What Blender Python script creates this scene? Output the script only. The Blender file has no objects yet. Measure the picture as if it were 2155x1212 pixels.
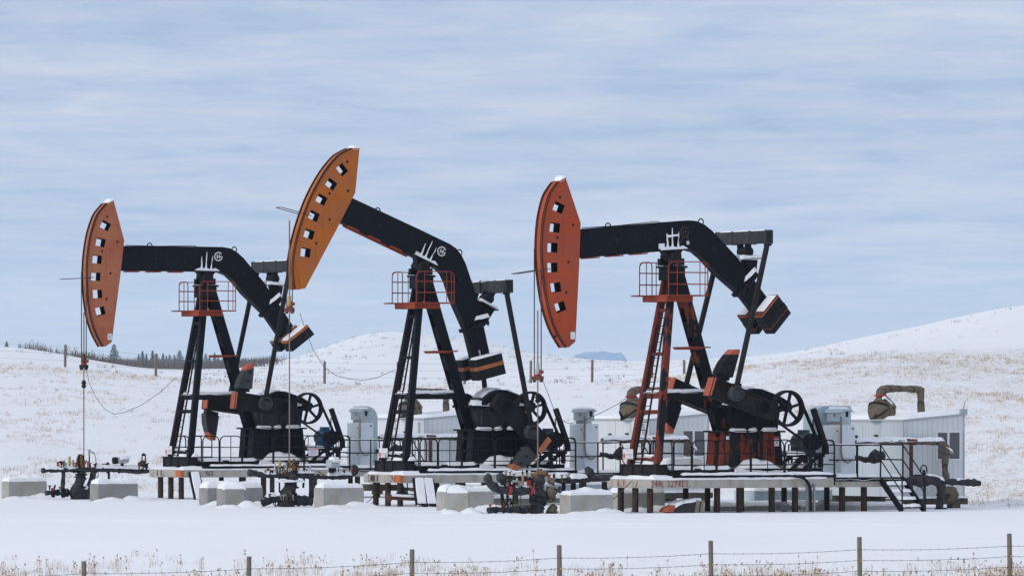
import bpy, math, random
import numpy as np
from mathutils import Vector, Matrix, geometry
R = math.radians
# ------------------------------------------------------------------ camera, world, sun, exposure
scene = bpy.context.scene
F, HY, CX, CZ = 12960.0, 858.0, 1077.5, 3.05      # focal length in photo pixels, horizon row, centre column, eye height
cam_data = bpy.data.cameras.new("camera"); cam = bpy.data.objects.new("camera", cam_data)
scene.collection.objects.link(cam)
cam.location = (0, 0, CZ); cam.rotation_euler = (R(90), 0, 0)
cam_data.sensor_width = 36.0; cam_data.lens = F/2155.0*36.0
cam_data.shift_y = (HY-606.0)/2155.0
cam_data.clip_start = 1.0; cam_data.clip_end = 60000.0
scene.camera = cam
scene.view_settings.view_transform = 'Standard'
scene.view_settings.look = 'None'
scene.view_settings.exposure = 0.0
scene.view_settings.gamma = 1.0
scene.view_settings.use_curve_mapping = False
scene.cycles.use_denoising = True
scene.cycles.volume_bounces = 1

SUN_EL, SUN_AZ = R(28), R(238)                     # low sun behind thin cloud, from the left, a little in front of the pumps
sd = bpy.data.lights.new("sun", 'SUN'); sun = bpy.data.objects.new("sun", sd); scene.collection.objects.link(sun)
sd.energy = 1.5; sd.angle = R(14); sd.color = (1.0, 0.95, 0.88)
sdir = Vector((math.cos(SUN_EL)*math.sin(SUN_AZ), math.cos(SUN_EL)*math.cos(SUN_AZ), math.sin(SUN_EL)))
sun.rotation_euler = sdir.to_track_quat('Z', 'Y').to_euler(); sun.location = (0, 0, 60)

world = bpy.data.worlds.new("World"); scene.world = world; world.use_nodes = True
def build_world():
    nt = world.node_tree; nt.nodes.clear(); N = nt.nodes.new; K = nt.links.new
    out = N('ShaderNodeOutputWorld')
    sky = N('ShaderNodeTexSky'); sky.sky_type = 'NISHITA'; sky.sun_disc = False
    sky.sun_elevation = SUN_EL; sky.sun_rotation = SUN_AZ
    b1 = N('ShaderNodeBackground'); b1.inputs[1].default_value = 0.08; K(sky.outputs[0], b1.inputs[0])
    tc = N('ShaderNodeTexCoord'); sep = N('ShaderNodeSeparateXYZ'); K(tc.outputs['Generated'], sep.inputs[0])
    def mth(op, a, b=None, c=None):
        m = N('ShaderNodeMath'); m.operation = op
        for i, x in enumerate((a, b, c)):
            if x is None: continue
            if isinstance(x, (int, float)): m.inputs[i].default_value = x
            else: K(x, m.inputs[i])
        return m.outputs[0]
    zz = mth('MAXIMUM', sep.outputs[2], 0.0)
    den = mth('ADD', zz, 0.045)
    px = mth('DIVIDE', sep.outputs[0], den); py = mth('DIVIDE', sep.outputs[1], den)
    comb = N('ShaderNodeCombineXYZ'); K(px, comb.inputs[0]); K(py, comb.inputs[1])
    mp = N('ShaderNodeMapping'); mp.inputs['Rotation'].default_value = (0, 0, R(6)); mp.inputs['Scale'].default_value = (2.9, 2.3, 1)
    K(comb.outputs[0], mp.inputs[0])
    n1 = N('ShaderNodeTexNoise'); n1.inputs['Scale'].default_value = 1.0; n1.inputs['Detail'].default_value = 7; n1.inputs['Roughness'].default_value = 0.5
    n1.inputs['Distortion'].default_value = 0.35; K(mp.outputs[0], n1.inputs['Vector'])
    mp3 = N('ShaderNodeMapping'); mp3.inputs['Rotation'].default_value = (0, 0, R(14)); mp3.inputs['Scale'].default_value = (8.0, 6.5, 1); K(comb.outputs[0], mp3.inputs[0])
    n3 = N('ShaderNodeTexNoise'); n3.inputs['Scale'].default_value = 1.0; n3.inputs['Detail'].default_value = 6; n3.inputs['Roughness'].default_value = 0.6; n3.inputs['Distortion'].default_value = 0.5; K(mp3.outputs[0], n3.inputs['Vector'])
    rip = mth('ADD', mth('MULTIPLY', n1.outputs[0], 0.66), mth('MULTIPLY', n3.outputs[0], 0.34))
    r1 = N('ShaderNodeValToRGB'); K(rip, r1.inputs[0])
    e = r1.color_ramp.elements
    e[0].position = 0.36; e[0].color = (0.415, 0.535, 0.775, 1)
    e[1].position = 0.66; e[1].color = (0.685, 0.735, 0.865, 1)
    m = r1.color_ramp.elements.new(0.48); m.color = (0.52, 0.625, 0.84, 1)
    n2 = N('ShaderNodeTexNoise'); n2.inputs['Scale'].default_value = 0.22; n2.inputs['Detail'].default_value = 2; K(mp.outputs[0], n2.inputs['Vector'])
    r2 = N('ShaderNodeValToRGB'); K(n2.outputs[0], r2.inputs[0])
    r2.color_ramp.elements[0].position = 0.35; r2.color_ramp.elements[0].color = (0.90, 0.925, 0.955, 1)
    r2.color_ramp.elements[1].position = 0.65; r2.color_ramp.elements[1].color = (1.09, 1.06, 1.03, 1)
    mx = N('ShaderNodeMix'); mx.data_type = 'RGBA'; mx.blend_type = 'MULTIPLY'; mx.inputs[0].default_value = 1.0
    K(r1.outputs[0], mx.inputs[6]); K(r2.outputs[0], mx.inputs[7])
    mr = N('ShaderNodeMapRange'); mr.interpolation_type = 'SMOOTHSTEP'; K(zz, mr.inputs[0]); mr.inputs[1].default_value = 0.06; mr.inputs[2].default_value = 0.5
    mz = N('ShaderNodeMix'); mz.data_type = 'RGBA'; K(mr.outputs[0], mz.inputs[0]); K(mx.outputs[2], mz.inputs[6]); mz.inputs[7].default_value = (0.61, 0.665, 0.775, 1)   # greyer cloud overhead
    mh = N('ShaderNodeMapRange'); mh.interpolation_type = 'SMOOTHSTEP'; K(zz, mh.inputs[0]); mh.inputs[1].default_value = 0.0; mh.inputs[2].default_value = 0.032; mh.inputs[3].default_value = 0.6; mh.inputs[4].default_value = 0.0
    mw = N('ShaderNodeMix'); mw.data_type = 'RGBA'; K(mh.outputs[0], mw.inputs[0]); K(mz.outputs[2], mw.inputs[6]); mw.inputs[7].default_value = (0.69, 0.76, 0.87, 1)   # paler toward the horizon
    b2 = N('ShaderNodeBackground'); K(mw.outputs[2], b2.inputs[0])
    st = mth('MULTIPLY_ADD', zz, 0.28, 0.92); K(st, b2.inputs[1])   # an overcast sky is brighter overhead
    ms = N('ShaderNodeMixShader'); ms.inputs[0].default_value = 0.9
    K(b1.outputs[0], ms.inputs[1]); K(b2.outputs[0], ms.inputs[2]); K(ms.outputs[0], out.inputs[0])
build_world()

# ------------------------------------------------------------------ materials
def new_mat(name):
    m = bpy.data.materials.new(name); m.use_nodes = True; nt = m.node_tree
    return m, nt, nt.nodes['Principled BSDF']
def nz(nt, scale, detail=4, vec=None, rough=0.55, stretch=None):
    n = nt.nodes.new('ShaderNodeTexNoise'); n.inputs['Scale'].default_value = scale; n.inputs['Detail'].default_value = detail
    n.inputs['Roughness'].default_value = rough
    tc = nt.nodes.new('ShaderNodeTexCoord'); mp = nt.nodes.new('ShaderNodeMapping')
    if stretch: mp.inputs['Scale'].default_value = stretch
    nt.links.new(tc.outputs['Object'], mp.inputs[0]); nt.links.new(mp.outputs[0], n.inputs['Vector'])
    return n.outputs[0]
def ramp(nt, val, stops):
    r = nt.nodes.new('ShaderNodeValToRGB'); nt.links.new(val, r.inputs[0]); e = r.color_ramp.elements
    while len(e) < len(stops): e.new(0.5)
    for k, (p, c) in zip(e, stops):
        k.position = p; k.color = (c, c, c, 1) if isinstance(c, (int, float)) else (*c, 1)
    return r.outputs[0]
def mix(nt, fac, a, b, mode='MIX'):
    m = nt.nodes.new('ShaderNodeMix'); m.data_type = 'RGBA'; m.blend_type = mode
    for s, v in ((0, fac), (6, a), (7, b)):
        if isinstance(v, (int, float)): m.inputs[s].default_value = v
        elif isinstance(v, tuple): m.inputs[s].default_value = (*v, 1)
        else: nt.links.new(v, m.inputs[s])
    return m.outputs[2]
def bump(nt, bs, val, strength, dist=0.02):
    b = nt.nodes.new('ShaderNodeBump'); b.inputs['Strength'].default_value = strength; b.inputs['Distance'].default_value = dist
    nt.links.new(val, b.inputs['Height']); nt.links.new(b.outputs[0], bs.inputs['Normal'])
def sc(c, k): return tuple(min(1, x*k) for x in c)
def paint(name, col, rough=0.5, var=0.18, rust=None, amt=0.62, scale=1.6, metal=0.0, bmp=0.15, stretch=(1, 1, 0.45), spec=0.3, fade=None):
    """weathered paint: soft tone change, thin streaks and, if asked, rusty patches"""
    m, nt, bs = new_mat(name)
    c = mix(nt, ramp(nt, nz(nt, scale, 5, stretch=stretch), [(0.3, 0.0), (0.7, 1.0)]), sc(col, 1-var), sc(col, 1+var))
    c = mix(nt, ramp(nt, nz(nt, scale*7, 4, stretch=(1, 1, 0.18)), [(0.54, 0.0), (0.70, 0.45)]), c, sc(col, 0.55))
    if fade: c = mix(nt, ramp(nt, nz(nt, 0.9, 5, rough=0.6), [(0.42, 0.0), (0.62, 0.75)]), c, fade)
    if rust: c = mix(nt, ramp(nt, nz(nt, scale*3.1, 7, rough=0.7), [(amt, 0.0), (amt+0.05, 0.85)]), c, rust)
    nt.links.new(c, bs.inputs['Base Color'])
    rr = ramp(nt, nz(nt, scale*4, 3), [(0.3, rough*0.8), (0.7, min(1, rough*1.25))]); nt.links.new(rr, bs.inputs['Roughness'])
    bs.inputs['Metallic'].default_value = metal; bs.inputs['Specular IOR Level'].default_value = spec
    if bmp: bump(nt, bs, nz(nt, scale*14, 4), bmp, 0.01)
    return m
def chipped(name, under, over, pos, scale=2.2, stretch=(1, 1, 0.4)):
    """top coat flaking off in hard-edged patches"""
    m, nt, bs = new_mat(name)
    msk = ramp(nt, nz(nt, scale, 8, rough=0.62, stretch=stretch), [(pos, 0.0), (pos+0.015, 1.0)])
    a = mix(nt, nz(nt, 5, 4), sc(under, 0.75), sc(under, 1.2)); b = mix(nt, nz(nt, 4, 4), sc(over, 0.7), sc(over, 1.4))
    nt.links.new(mix(nt, msk, a, b), bs.inputs['Base Color']); bs.inputs['Roughness'].default_value = 0.65; bs.inputs['Specular IOR Level'].default_value = 0.12
    bump(nt, bs, msk, 0.3, 0.004)
    return m
BLACK, ORANGE = (0.0048, 0.0062, 0.0108), (0.42, 0.105, 0.048)
RUST = (0.085, 0.035, 0.02)
M = {}
M['black'] = paint('black_paint', BLACK, 0.6, 0.3, (0.032, 0.030, 0.031), 0.64, spec=0.15)
M['blackdull'] = paint('dull_black_steel', (0.0105, 0.0115, 0.0145), 0.7, 0.35, (0.022, 0.015, 0.012), 0.60, 2.4, spec=0.18)
M['grey_black'] = paint('grey_black_steel', (0.040, 0.042, 0.048), 0.65, 0.3, (0.035, 0.025, 0.02), 0.62, 2.0, spec=0.25)
M['blackrust'] = paint('rusty_black_steel', (0.0125, 0.012, 0.014), 0.7, 0.3, (0.045, 0.02, 0.013), 0.56, 2.4, spec=0.2)
M['head_red'] = paint('faded_red_orange_paint', (0.385, 0.108, 0.052), 0.55, 0.16, (0.20, 0.07, 0.05), 0.72, 0.9, spec=0.25, fade=(0.43, 0.17, 0.085))
M['head_orange'] = paint('orange_paint', (0.50, 0.135, 0.013), 0.55, 0.13, (0.22, 0.075, 0.035), 0.74, 0.9, spec=0.15, fade=(0.37, 0.125, 0.055))
M['head_vermilion'] = paint('vermilion_paint', (0.41, 0.066, 0.022), 0.55, 0.14, (0.18, 0.055, 0.04), 0.74, 0.9, spec=0.15, fade=(0.33, 0.080, 0.048))
M['orange'] = paint('orange_trim', (0.42, 0.10, 0.05), 0.55, 0.15, RUST, 0.70)
M['rail_orange'] = paint('orange_rail', (0.27, 0.052, 0.028), 0.6, 0.22, RUST, 0.62, spec=0.12)
M['burnt'] = paint('burnt_orange', (0.40, 0.13, 0.05), 0.6, 0.2, RUST, 0.62)
M['chip_leg'] = chipped('flaking_leg_paint', (0.175, 0.036, 0.022), (0.011, 0.0125, 0.0165), 0.50)
M['chip_rear'] = chipped('flaking_rear_leg_paint', (0.165, 0.036, 0.023), (0.0095, 0.011, 0.0145), 0.43)
M['chip_base'] = chipped('flaking_base_paint', (0.185, 0.036, 0.020), (0.011, 0.013, 0.017), 0.50, 2.0, (1.3, 1.3, 0.26))
M['legred'] = paint('red_primer', (0.15, 0.032, 0.022), 0.6, 0.3, (0.02, 0.016, 0.018), 0.58, spec=0.12)
M['snowcap'] = None
M['pile'] = paint('rusted_pile_steel', (0.042, 0.024, 0.018), 0.8, 0.35, (0.085, 0.04, 0.022), 0.56, 3)
M['brass'] = paint('old_brass', (0.20, 0.12, 0.045), 0.5, 0.3, (0.06, 0.04, 0.03), 0.56, 6, 0.4)
M['yellowpipe'] = paint('yellow_fitting', (0.42, 0.29, 0.10), 0.5, 0.2, None)
M['red'] = paint('red_fitting', (0.38, 0.035, 0.035), 0.5, 0.2)
M['rustred'] = paint('rusty_red_steel', (0.12, 0.040, 0.028), 0.7, 0.3, RUST, 0.5, 4)
M['blue'] = paint('blue_motor_paint', (0.012, 0.12, 0.27), 0.4, 0.2, (0.03, 0.035, 0.04), 0.66, 6)
M['motorgrey'] = paint('grey_motor_paint', (0.08, 0.095, 0.105), 0.45, 0.2, (0.03, 0.03, 0.03), 0.66, 6)
M['cab'] = paint('white_cabinet_paint', (0.66, 0.70, 0.735), 0.35, 0.05, (0.45, 0.46, 0.46), 0.74, 2.0, bmp=0.03)
M['cabgrey'] = paint('grey_cabinet_paint', (0.38, 0.44, 0.465), 0.4, 0.06, None, 0.6, 2.0, bmp=0.03)
M['duct'] = paint('pale_blue_duct', (0.43, 0.52, 0.565), 0.4, 0.07, None, 0.6, 1.2, bmp=0.04)
M['galv'] = paint('galvanised_steel', (0.30, 0.305, 0.29), 0.45, 0.15, (0.2, 0.18, 0.15), 0.66, 4, 0.5)
M['conduit'] = paint('buff_conduit', (0.22, 0.20, 0.145), 0.5, 0.15)
M['cable'] = paint('steel_cable', (0.055, 0.045, 0.042), 0.6, 0.3, None, bmp=0)
M['rod'] = paint('polished_rod', (0.22, 0.19, 0.165), 0.4, 0.2, None, metal=0.5, bmp=0)
M['timber'] = paint('weathered_timber', (0.12, 0.095, 0.07), 0.85, 0.35, None, 0.6, 4)
M['board'] = paint('grey_timber_block', (0.25, 0.22, 0.18), 0.85, 0.3, None, 0.6, 5)
M['rimrust'] = paint('rusty_rim', (0.055, 0.024, 0.018), 0.7, 0.3)
M['glass'] = None
def special_mats():
    # snow
    m, nt, bs = new_mat('snow'); M['snow'] = m; M['snowcap'] = m
    nt.links.new(mix(nt, nz(nt, 1.2, 5), (0.80, 0.82, 0.86), (0.87, 0.88, 0.905)), bs.inputs['Base Color'])
    bs.inputs['Roughness'].default_value = 0.7; bs.inputs['Specular IOR Level'].default_value = 0.25
    bump(nt, bs, nz(nt, 9, 5), 0.35, 0.03)
    # open ground: snow with straw showing through where the meadow attribute says so
    m, nt, bs = new_mat('snow_ground'); M['ground'] = m
    at = nt.nodes.new('ShaderNodeAttribute'); at.attribute_name = 'meadow'
    n1 = ramp(nt, nz(nt, 0.55, 6, rough=0.65, stretch=(1, 0.35, 1)), [(0.33, 0.25), (0.62, 1.0)])
    n2 = ramp(nt, nz(nt, 5.5, 5, rough=0.7, stretch=(1, 0.4, 1)), [(0.42, 0.0), (0.68, 1.0)])
    f = mix(nt, 1.0, n1, n2, 'MULTIPLY')
    f = mix(nt, 1.0, f, at.outputs['Color'], 'MULTIPLY')
    f2 = ramp(nt, f, [(0.0, 0.0), (0.5, 0.68)])
    snow = mix(nt, nz(nt, 0.35, 5, stretch=(0.4, 1, 1)), (0.795, 0.815, 0.855), (0.87, 0.88, 0.905))
    nt.links.new(mix(nt, f2, snow, (0.44, 0.36, 0.27)), bs.inputs['Base Color'])
    bs.inputs['Roughness'].default_value = 0.75; bs.inputs['Specular IOR Level'].default_value = 0.2
    hh = mix(nt, 0.5, nz(nt, 0.9, 6, stretch=(0.35, 1, 1)), nz(nt, 4.0, 5, stretch=(0.4, 1, 1)))
    bump(nt, bs, hh, 0.5, 0.12)
    # concrete
    def conc(name, a, b, stain):
        m, nt, bs = new_mat(name)
        c = mix(nt, ramp(nt, nz(nt, 2.5, 6, rough=0.65), [(0.3, 0.0), (0.7, 1.0)]), a, b)
        c = mix(nt, ramp(nt, nz(nt, 3.5, 5, stretch=(1, 1, 0.25)), [(0.5, 0.0), (0.7, 0.55)]), c, stain)
        c = mix(nt, ramp(nt, nz(nt, 22, 3), [(0.6, 0.0), (0.75, 0.5)]), c, sc(a, 0.6))
        nt.links.new(c, bs.inputs['Base Color']); bs.inputs['Roughness'].default_value = 0.9
        bump(nt, bs, nz(nt, 25, 5), 0.4, 0.01); M[name] = m
    conc('concrete', (0.30, 0.295, 0.28), (0.42, 0.415, 0.39), (0.33, 0.29, 0.20))
    conc('concrete_dark', (0.21, 0.215, 0.215), (0.31, 0.31, 0.30), (0.25, 0.235, 0.19))
    conc('slab', (0.36, 0.345, 0.305), (0.46, 0.44, 0.40), (0.24, 0.17, 0.10))
    # ribbed sheet metal
    m, nt, bs = new_mat('white_ribbed_sheet'); M['ribbed'] = m
    tc = nt.nodes.new('ShaderNodeTexCoord'); sep = nt.nodes.new('ShaderNodeSeparateXYZ'); nt.links.new(tc.outputs['Object'], sep.inputs[0])
    ad = nt.nodes.new('ShaderNodeMath'); ad.operation = 'ADD'; nt.links.new(sep.outputs[0], ad.inputs[0]); nt.links.new(sep.outputs[1], ad.inputs[1])
    ml = nt.nodes.new('ShaderNodeMath'); ml.operation = 'MULTIPLY'; nt.links.new(ad.outputs[0], ml.inputs[0]); ml.inputs[1].default_value = 5.5
    fr = nt.nodes.new('ShaderNodeMath'); fr.operation = 'FRACT'; nt.links.new(ml.outputs[0], fr.inputs[0])
    rib = ramp(nt, fr.outputs[0], [(0.0, 0.0), (0.10, 1.0), (0.9, 1.0), (1.0, 0.0)])
    c = mix(nt, rib, (0.50, 0.53, 0.55), (0.68, 0.70, 0.71))
    c = mix(nt, ramp(nt, nz(nt, 1.1, 6, stretch=(1, 1, 0.4)), [(0.5, 0.0), (0.75, 0.4)]), c, (0.50, 0.50, 0.48))
    nt.links.new(c, bs.inputs['Base Color']); bs.inputs['Roughness'].default_value = 0.45
    bump(nt, bs, rib, 0.5, 0.02)
    m2 = m.copy(); m2.name = 'shaded_ribbed_sheet'; M['ribbed_shaded'] = m2  # darker, bluer copy: shade on the end wall put into the sheet colour
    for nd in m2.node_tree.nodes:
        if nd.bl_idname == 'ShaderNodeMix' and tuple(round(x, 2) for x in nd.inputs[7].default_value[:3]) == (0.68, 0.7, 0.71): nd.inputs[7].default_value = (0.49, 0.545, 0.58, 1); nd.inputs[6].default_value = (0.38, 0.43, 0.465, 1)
    # insulation wraps
    def wrapm(name, a, b, tape, pos):
        m, nt, bs = new_mat(name)
        c = mix(nt, nz(nt, 5, 5), a, b)
        w = nt.nodes.new('ShaderNodeTexWave'); w.wave_type = 'BANDS'; w.bands_direction = 'DIAGONAL'; w.inputs['Scale'].default_value = 1.6
        w.inputs['Distortion'].default_value = 6; w.inputs['Detail'].default_value = 2
        tc = nt.nodes.new('ShaderNodeTexCoord'); nt.links.new(tc.outputs['Object'], w.inputs['Vector'])
        c = mix(nt, ramp(nt, w.outputs[0], [(pos, 0.0), (pos+0.05, 1.0)]), c, tape)
        nt.links.new(c, bs.inputs['Base Color']); bs.inputs['Roughness'].default_value = 0.8
        bump(nt, bs, mix(nt, 0.5, nz(nt, 14, 5), w.outputs[0]), 0.7, 0.03); M[name] = m
    wrapm('tan_wrap', (0.095, 0.075, 0.05), (0.175, 0.135, 0.09), (0.04, 0.034, 0.03), 0.88)
    wrapm('black_wrap', (0.013, 0.014, 0.018), (0.048, 0.05, 0.057), (0.012, 0.012, 0.015), 0.78)
    # fence posts
    m, nt, bs = new_mat('weathered_post'); M['post'] = m
    c = mix(nt, nz(nt, 12, 5, stretch=(1, 1, 0.15)), (0.10, 0.085, 0.065), (0.24, 0.21, 0.165))
    nt.links.new(c, bs.inputs['Base Color']); bs.inputs['Roughness'].default_value = 0.9
    bump(nt, bs, nz(nt, 30, 4, stretch=(1, 1, 0.15)), 0.6, 0.01)
    # window glass: a dark room behind a shiny pane
    m, nt, bs = new_mat('window_glass'); M['glass'] = m
    bs.inputs['Base Color'].default_value = (0.085, 0.094, 0.105, 1); bs.inputs['Roughness'].default_value = 0.2
    # foliage
    def leaf(name, a, b):
        m, nt, bs = new_mat(name); oi = nt.nodes.new('ShaderNodeTexNoise'); oi.inputs['Scale'].default_value = 3.0
        tc = nt.nodes.new('ShaderNodeTexCoord'); nt.links.new(tc.outputs['Object'], oi.inputs['Vector'])
        nt.links.new(mix(nt, oi.outputs[0], a, b), bs.inputs['Base Color']); bs.inputs['Roughness'].default_value = 0.9
        bs.inputs['Specular IOR Level'].default_value = 0.1; M[name] = m
    leaf('straw', (0.30, 0.185, 0.085), (0.56, 0.39, 0.205))
    leaf('straw_dark', (0.24, 0.145, 0.075), (0.46, 0.31, 0.165))
    leaf('brush', (0.065, 0.055, 0.05), (0.17, 0.14, 0.115))
    leaf('needles', (0.018, 0.030, 0.026), (0.055, 0.075, 0.066))
    leaf('scrub', (0.09, 0.08, 0.085), (0.20, 0.185, 0.185))
    leaf('bark', (0.05, 0.04, 0.03), (0.1, 0.08, 0.06))
    # mountain: the blue of the distant air is put into its base colour
    m, nt, bs = new_mat('mountain_haze_blue'); M['mountain'] = m
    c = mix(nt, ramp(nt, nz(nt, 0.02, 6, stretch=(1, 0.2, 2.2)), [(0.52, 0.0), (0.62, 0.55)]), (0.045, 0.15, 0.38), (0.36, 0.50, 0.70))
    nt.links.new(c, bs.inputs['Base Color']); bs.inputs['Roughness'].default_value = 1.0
    for nm, col, rg in (('white', (0.78, 0.78, 0.78), 0.5), ('signwhite', (0.72, 0.73, 0.75), 0.5), ('signred', (0.55, 0.06, 0.07), 0.5),
                        ('signpink', (0.55, 0.30, 0.36), 0.5), ('signgrey', (0.30, 0.31, 0.33), 0.6), ('spray', (0.26, 0.045, 0.03), 0.8), ('spraybrown', (0.10, 0.05, 0.035), 0.8),
                        ('sprayorange', (0.50, 0.14, 0.04), 0.7), ('void', (0.01, 0.01, 0.012), 0.9), ('ghost', (0.035, 0.026, 0.026), 0.7), ('lightgrey', (0.40, 0.41, 0.41), 0.5)):
        m, nt, bs = new_mat(nm); M[nm] = m
        nt.links.new(mix(nt, nz(nt, 9, 4), sc(col, 0.88), sc(col, 1.08)), bs.inputs['Base Color']); bs.inputs['Roughness'].default_value = rg
special_mats()

# ------------------------------------------------------------------ noise, mesh builder
def hash2(ix, iy, seed):
    h = (ix.astype(np.int64)*374761393 + iy.astype(np.int64)*668265263 + seed*982451653) & 0x7fffffff
    h = ((h ^ (h >> 13))*1274126177) & 0x7fffffff
    return ((h ^ (h >> 16)) & 0xffff)/65535.0
def vnoise(x, y, seed=0):
    x = np.asarray(x, float); y = np.asarray(y, float)
    ix = np.floor(x); iy = np.floor(y); fx = x-ix; fy = y-iy
    fx = fx*fx*(3-2*fx); fy = fy*fy*(3-2*fy)
    a = hash2(ix, iy, seed); b = hash2(ix+1, iy, seed); c = hash2(ix, iy+1, seed); d = hash2(ix+1, iy+1, seed)
    return (a*(1-fx)+b*fx)*(1-fy)+(c*(1-fx)+d*fx)*fy
def fbm(x, y, seed=0, oct=4):
    s = 0; a = 0.5; f = 1
    for k in range(oct): s = s+a*vnoise(np.asarray(x)*f, np.asarray(y)*f, seed+k*17); a *= 0.5; f *= 2.03
    return s
OFF = {}
class MB:
    def __init__(s): s.v = []; s.f = []
    def add(s, vs, fs):
        n = len(s.v); s.v += [tuple(p) for p in vs]; s.f += [tuple(i+n for i in f) for f in fs]; return s
    def box(s, x0, x1, y0, y1, z0, z1):
        return s.add([(x0, y0, z0), (x1, y0, z0), (x1, y1, z0), (x0, y1, z0), (x0, y0, z1), (x1, y0, z1), (x1, y1, z1), (x0, y1, z1)],
                     [(3, 2, 1, 0), (4, 5, 6, 7), (0, 1, 5, 4), (1, 2, 6, 5), (2, 3, 7, 6), (3, 0, 4, 7)])
    def prism(s, poly, y0, y1):
        """polygon in the (u, z) plane, extruded from y0 to y1"""
        n = len(poly); a = sum(poly[i][0]*poly[(i+1) % n][1]-poly[(i+1) % n][0]*poly[i][1] for i in range(n))
        if a < 0: poly = poly[::-1]
        vs = [(p[0], y0, p[1]) for p in poly]+[(p[0], y1, p[1]) for p in poly]
        fs = [tuple(range(n)), tuple(range(2*n-1, n-1, -1))]+[(i+n, (i+1) % n+n, (i+1) % n, i) for i in range(n)]
        return s.add(vs, fs)
    def prism_xy(s, poly, z0, z1):
        n = len(poly); a = sum(poly[i][0]*poly[(i+1) % n][1]-poly[(i+1) % n][0]*poly[i][1] for i in range(n))
        if a < 0: poly = poly[::-1]
        vs = [(p[0], p[1], z0) for p in poly]+[(p[0], p[1], z1) for p in poly]
        fs = [tuple(range(n-1, -1, -1)), tuple(range(n, 2*n))]+[(i, (i+1) % n, (i+1) % n+n, i+n) for i in range(n)]
        return s.add(vs, fs)
    def plate(s, outer, holes, y0, y1):
        """like prism, with through holes"""
        allp = [Vector(p) for p in outer]; edges = [(i, (i+1) % len(outer)) for i in range(len(outer))]
        for h in holes:
            n = len(allp); allp += [Vector(p) for p in h]; edges += [(n+i, n+(i+1) % len(h)) for i in range(len(h))]
        vs, _, fs, *_r = geometry.delaunay_2d_cdt(allp, edges, [], 0, 1e-6)
        def inside(p, poly):
            c = False; n = len(poly)
            for i in range(n):
                a, b = poly[i], poly[(i+1) % n]
                if (a[1] > p[1]) != (b[1] > p[1]) and p[0] < (b[0]-a[0])*(p[1]-a[1])/(b[1]-a[1])+a[0]: c = not c
            return c
        keep = []
        for f in fs:
            c = sum((vs[i] for i in f), Vector((0, 0)))/len(f)
            if inside(c, outer) and not any(inside(c, h) for h in holes): keep.append(f)
        s.add([(p[0], y0, p[1]) for p in vs], keep); s.add([(p[0], y1, p[1]) for p in vs], [tuple(reversed(f)) for f in keep])
        for loop in [outer]+holes:
            n = len(loop)
            s.add([(p[0], y0, p[1]) for p in loop]+[(p[0], y1, p[1]) for p in loop], [(i, i+n, (i+1) % n+n, (i+1) % n) for i in range(n)])
        return s
    def bar(s, p, q, sa, sb, hint=(0, 1, 0)):
        """rectangular bar; sa is its size along hint, sb across"""
        p = Vector(p); q = Vector(q); d = (q-p).normalized(); a = Vector(hint); a = (a-d*a.dot(d)).normalized(); b = d.cross(a)
        a = a*sa/2; b = b*sb/2
        vs = [p-a-b, p+a-b, p+a+b, p-a+b, q-a-b, q+a-b, q+a+b, q-a+b]
        return s.add(vs, [(3, 2, 1, 0), (4, 5, 6, 7), (0, 1, 5, 4), (1, 2, 6, 5), (2, 3, 7, 6), (3, 0, 4, 7)])
    def tube(s, pts, r, n=8, caps=True, amp=0.0, seed=0):
        pts = [Vector(p) for p in pts]; rs = r if isinstance(r, (list, tuple)) else [r]*len(pts)
        rnd = random.Random(seed); vs = []; up = None
        for i, p in enumerate(pts):
            d = (pts[min(i+1, len(pts)-1)]-pts[max(i-1, 0)]).normalized()
            if up is None:
                up = Vector((0, 0, 1)) if abs(d.z) < 0.9 else Vector((0, 1, 0))
            a = (up-d*up.dot(d)).normalized(); up = a; b = d.cross(a)
            for k in range(n):
                t = 2*math.pi*k/n; rr = rs[i]*(1+amp*(rnd.random()*2-1))
                vs.append(p+(a*math.cos(t)+b*math.sin(t))*rr)
        m = len(pts)
        fs = [(i*n+k, i*n+(k+1) % n, (i+1)*n+(k+1) % n, (i+1)*n+k) for i in range(m-1) for k in range(n)]
        if caps: fs += [tuple(range(n-1, -1, -1)), tuple((m-1)*n+k for k in range(n))]
        return s.add(vs, fs)
    def wrap(s, pts, r, seed=0, step=0.09, amp=0.14, n=10):
        """lumpy lagged pipe through pts; r number or list"""
        pts = [Vector(p) for p in pts]; rs = list(r) if isinstance(r, (list, tuple)) else [r]*len(pts)
        P = []; Q = []; rnd = random.Random(seed)
        for i in range(len(pts)-1):
            L = (pts[i+1]-pts[i]).length; k = max(2, int(L/step))
            for j in range(k+(1 if i == len(pts)-2 else 0)):
                t = j/k; P.append(pts[i].lerp(pts[i+1], t)); Q.append((rs[i]*(1-t)+rs[i+1]*t)*(1+amp*(rnd.random()*2-1)*1.1))
        for _ in range(2):
            P = [P[0]]+[(P[i-1]+P[i]*2+P[i+1])/4 for i in range(1, len(P)-1)]+[P[-1]]
        return s.tube(P, Q, n, True, amp*0.45, seed+5)
    def disc(s, c, axis, r, h, n=24):
        c = Vector(c); a = Vector(axis).normalized()*h/2
        return s.tube([c-a, c+a], r, n)
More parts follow.
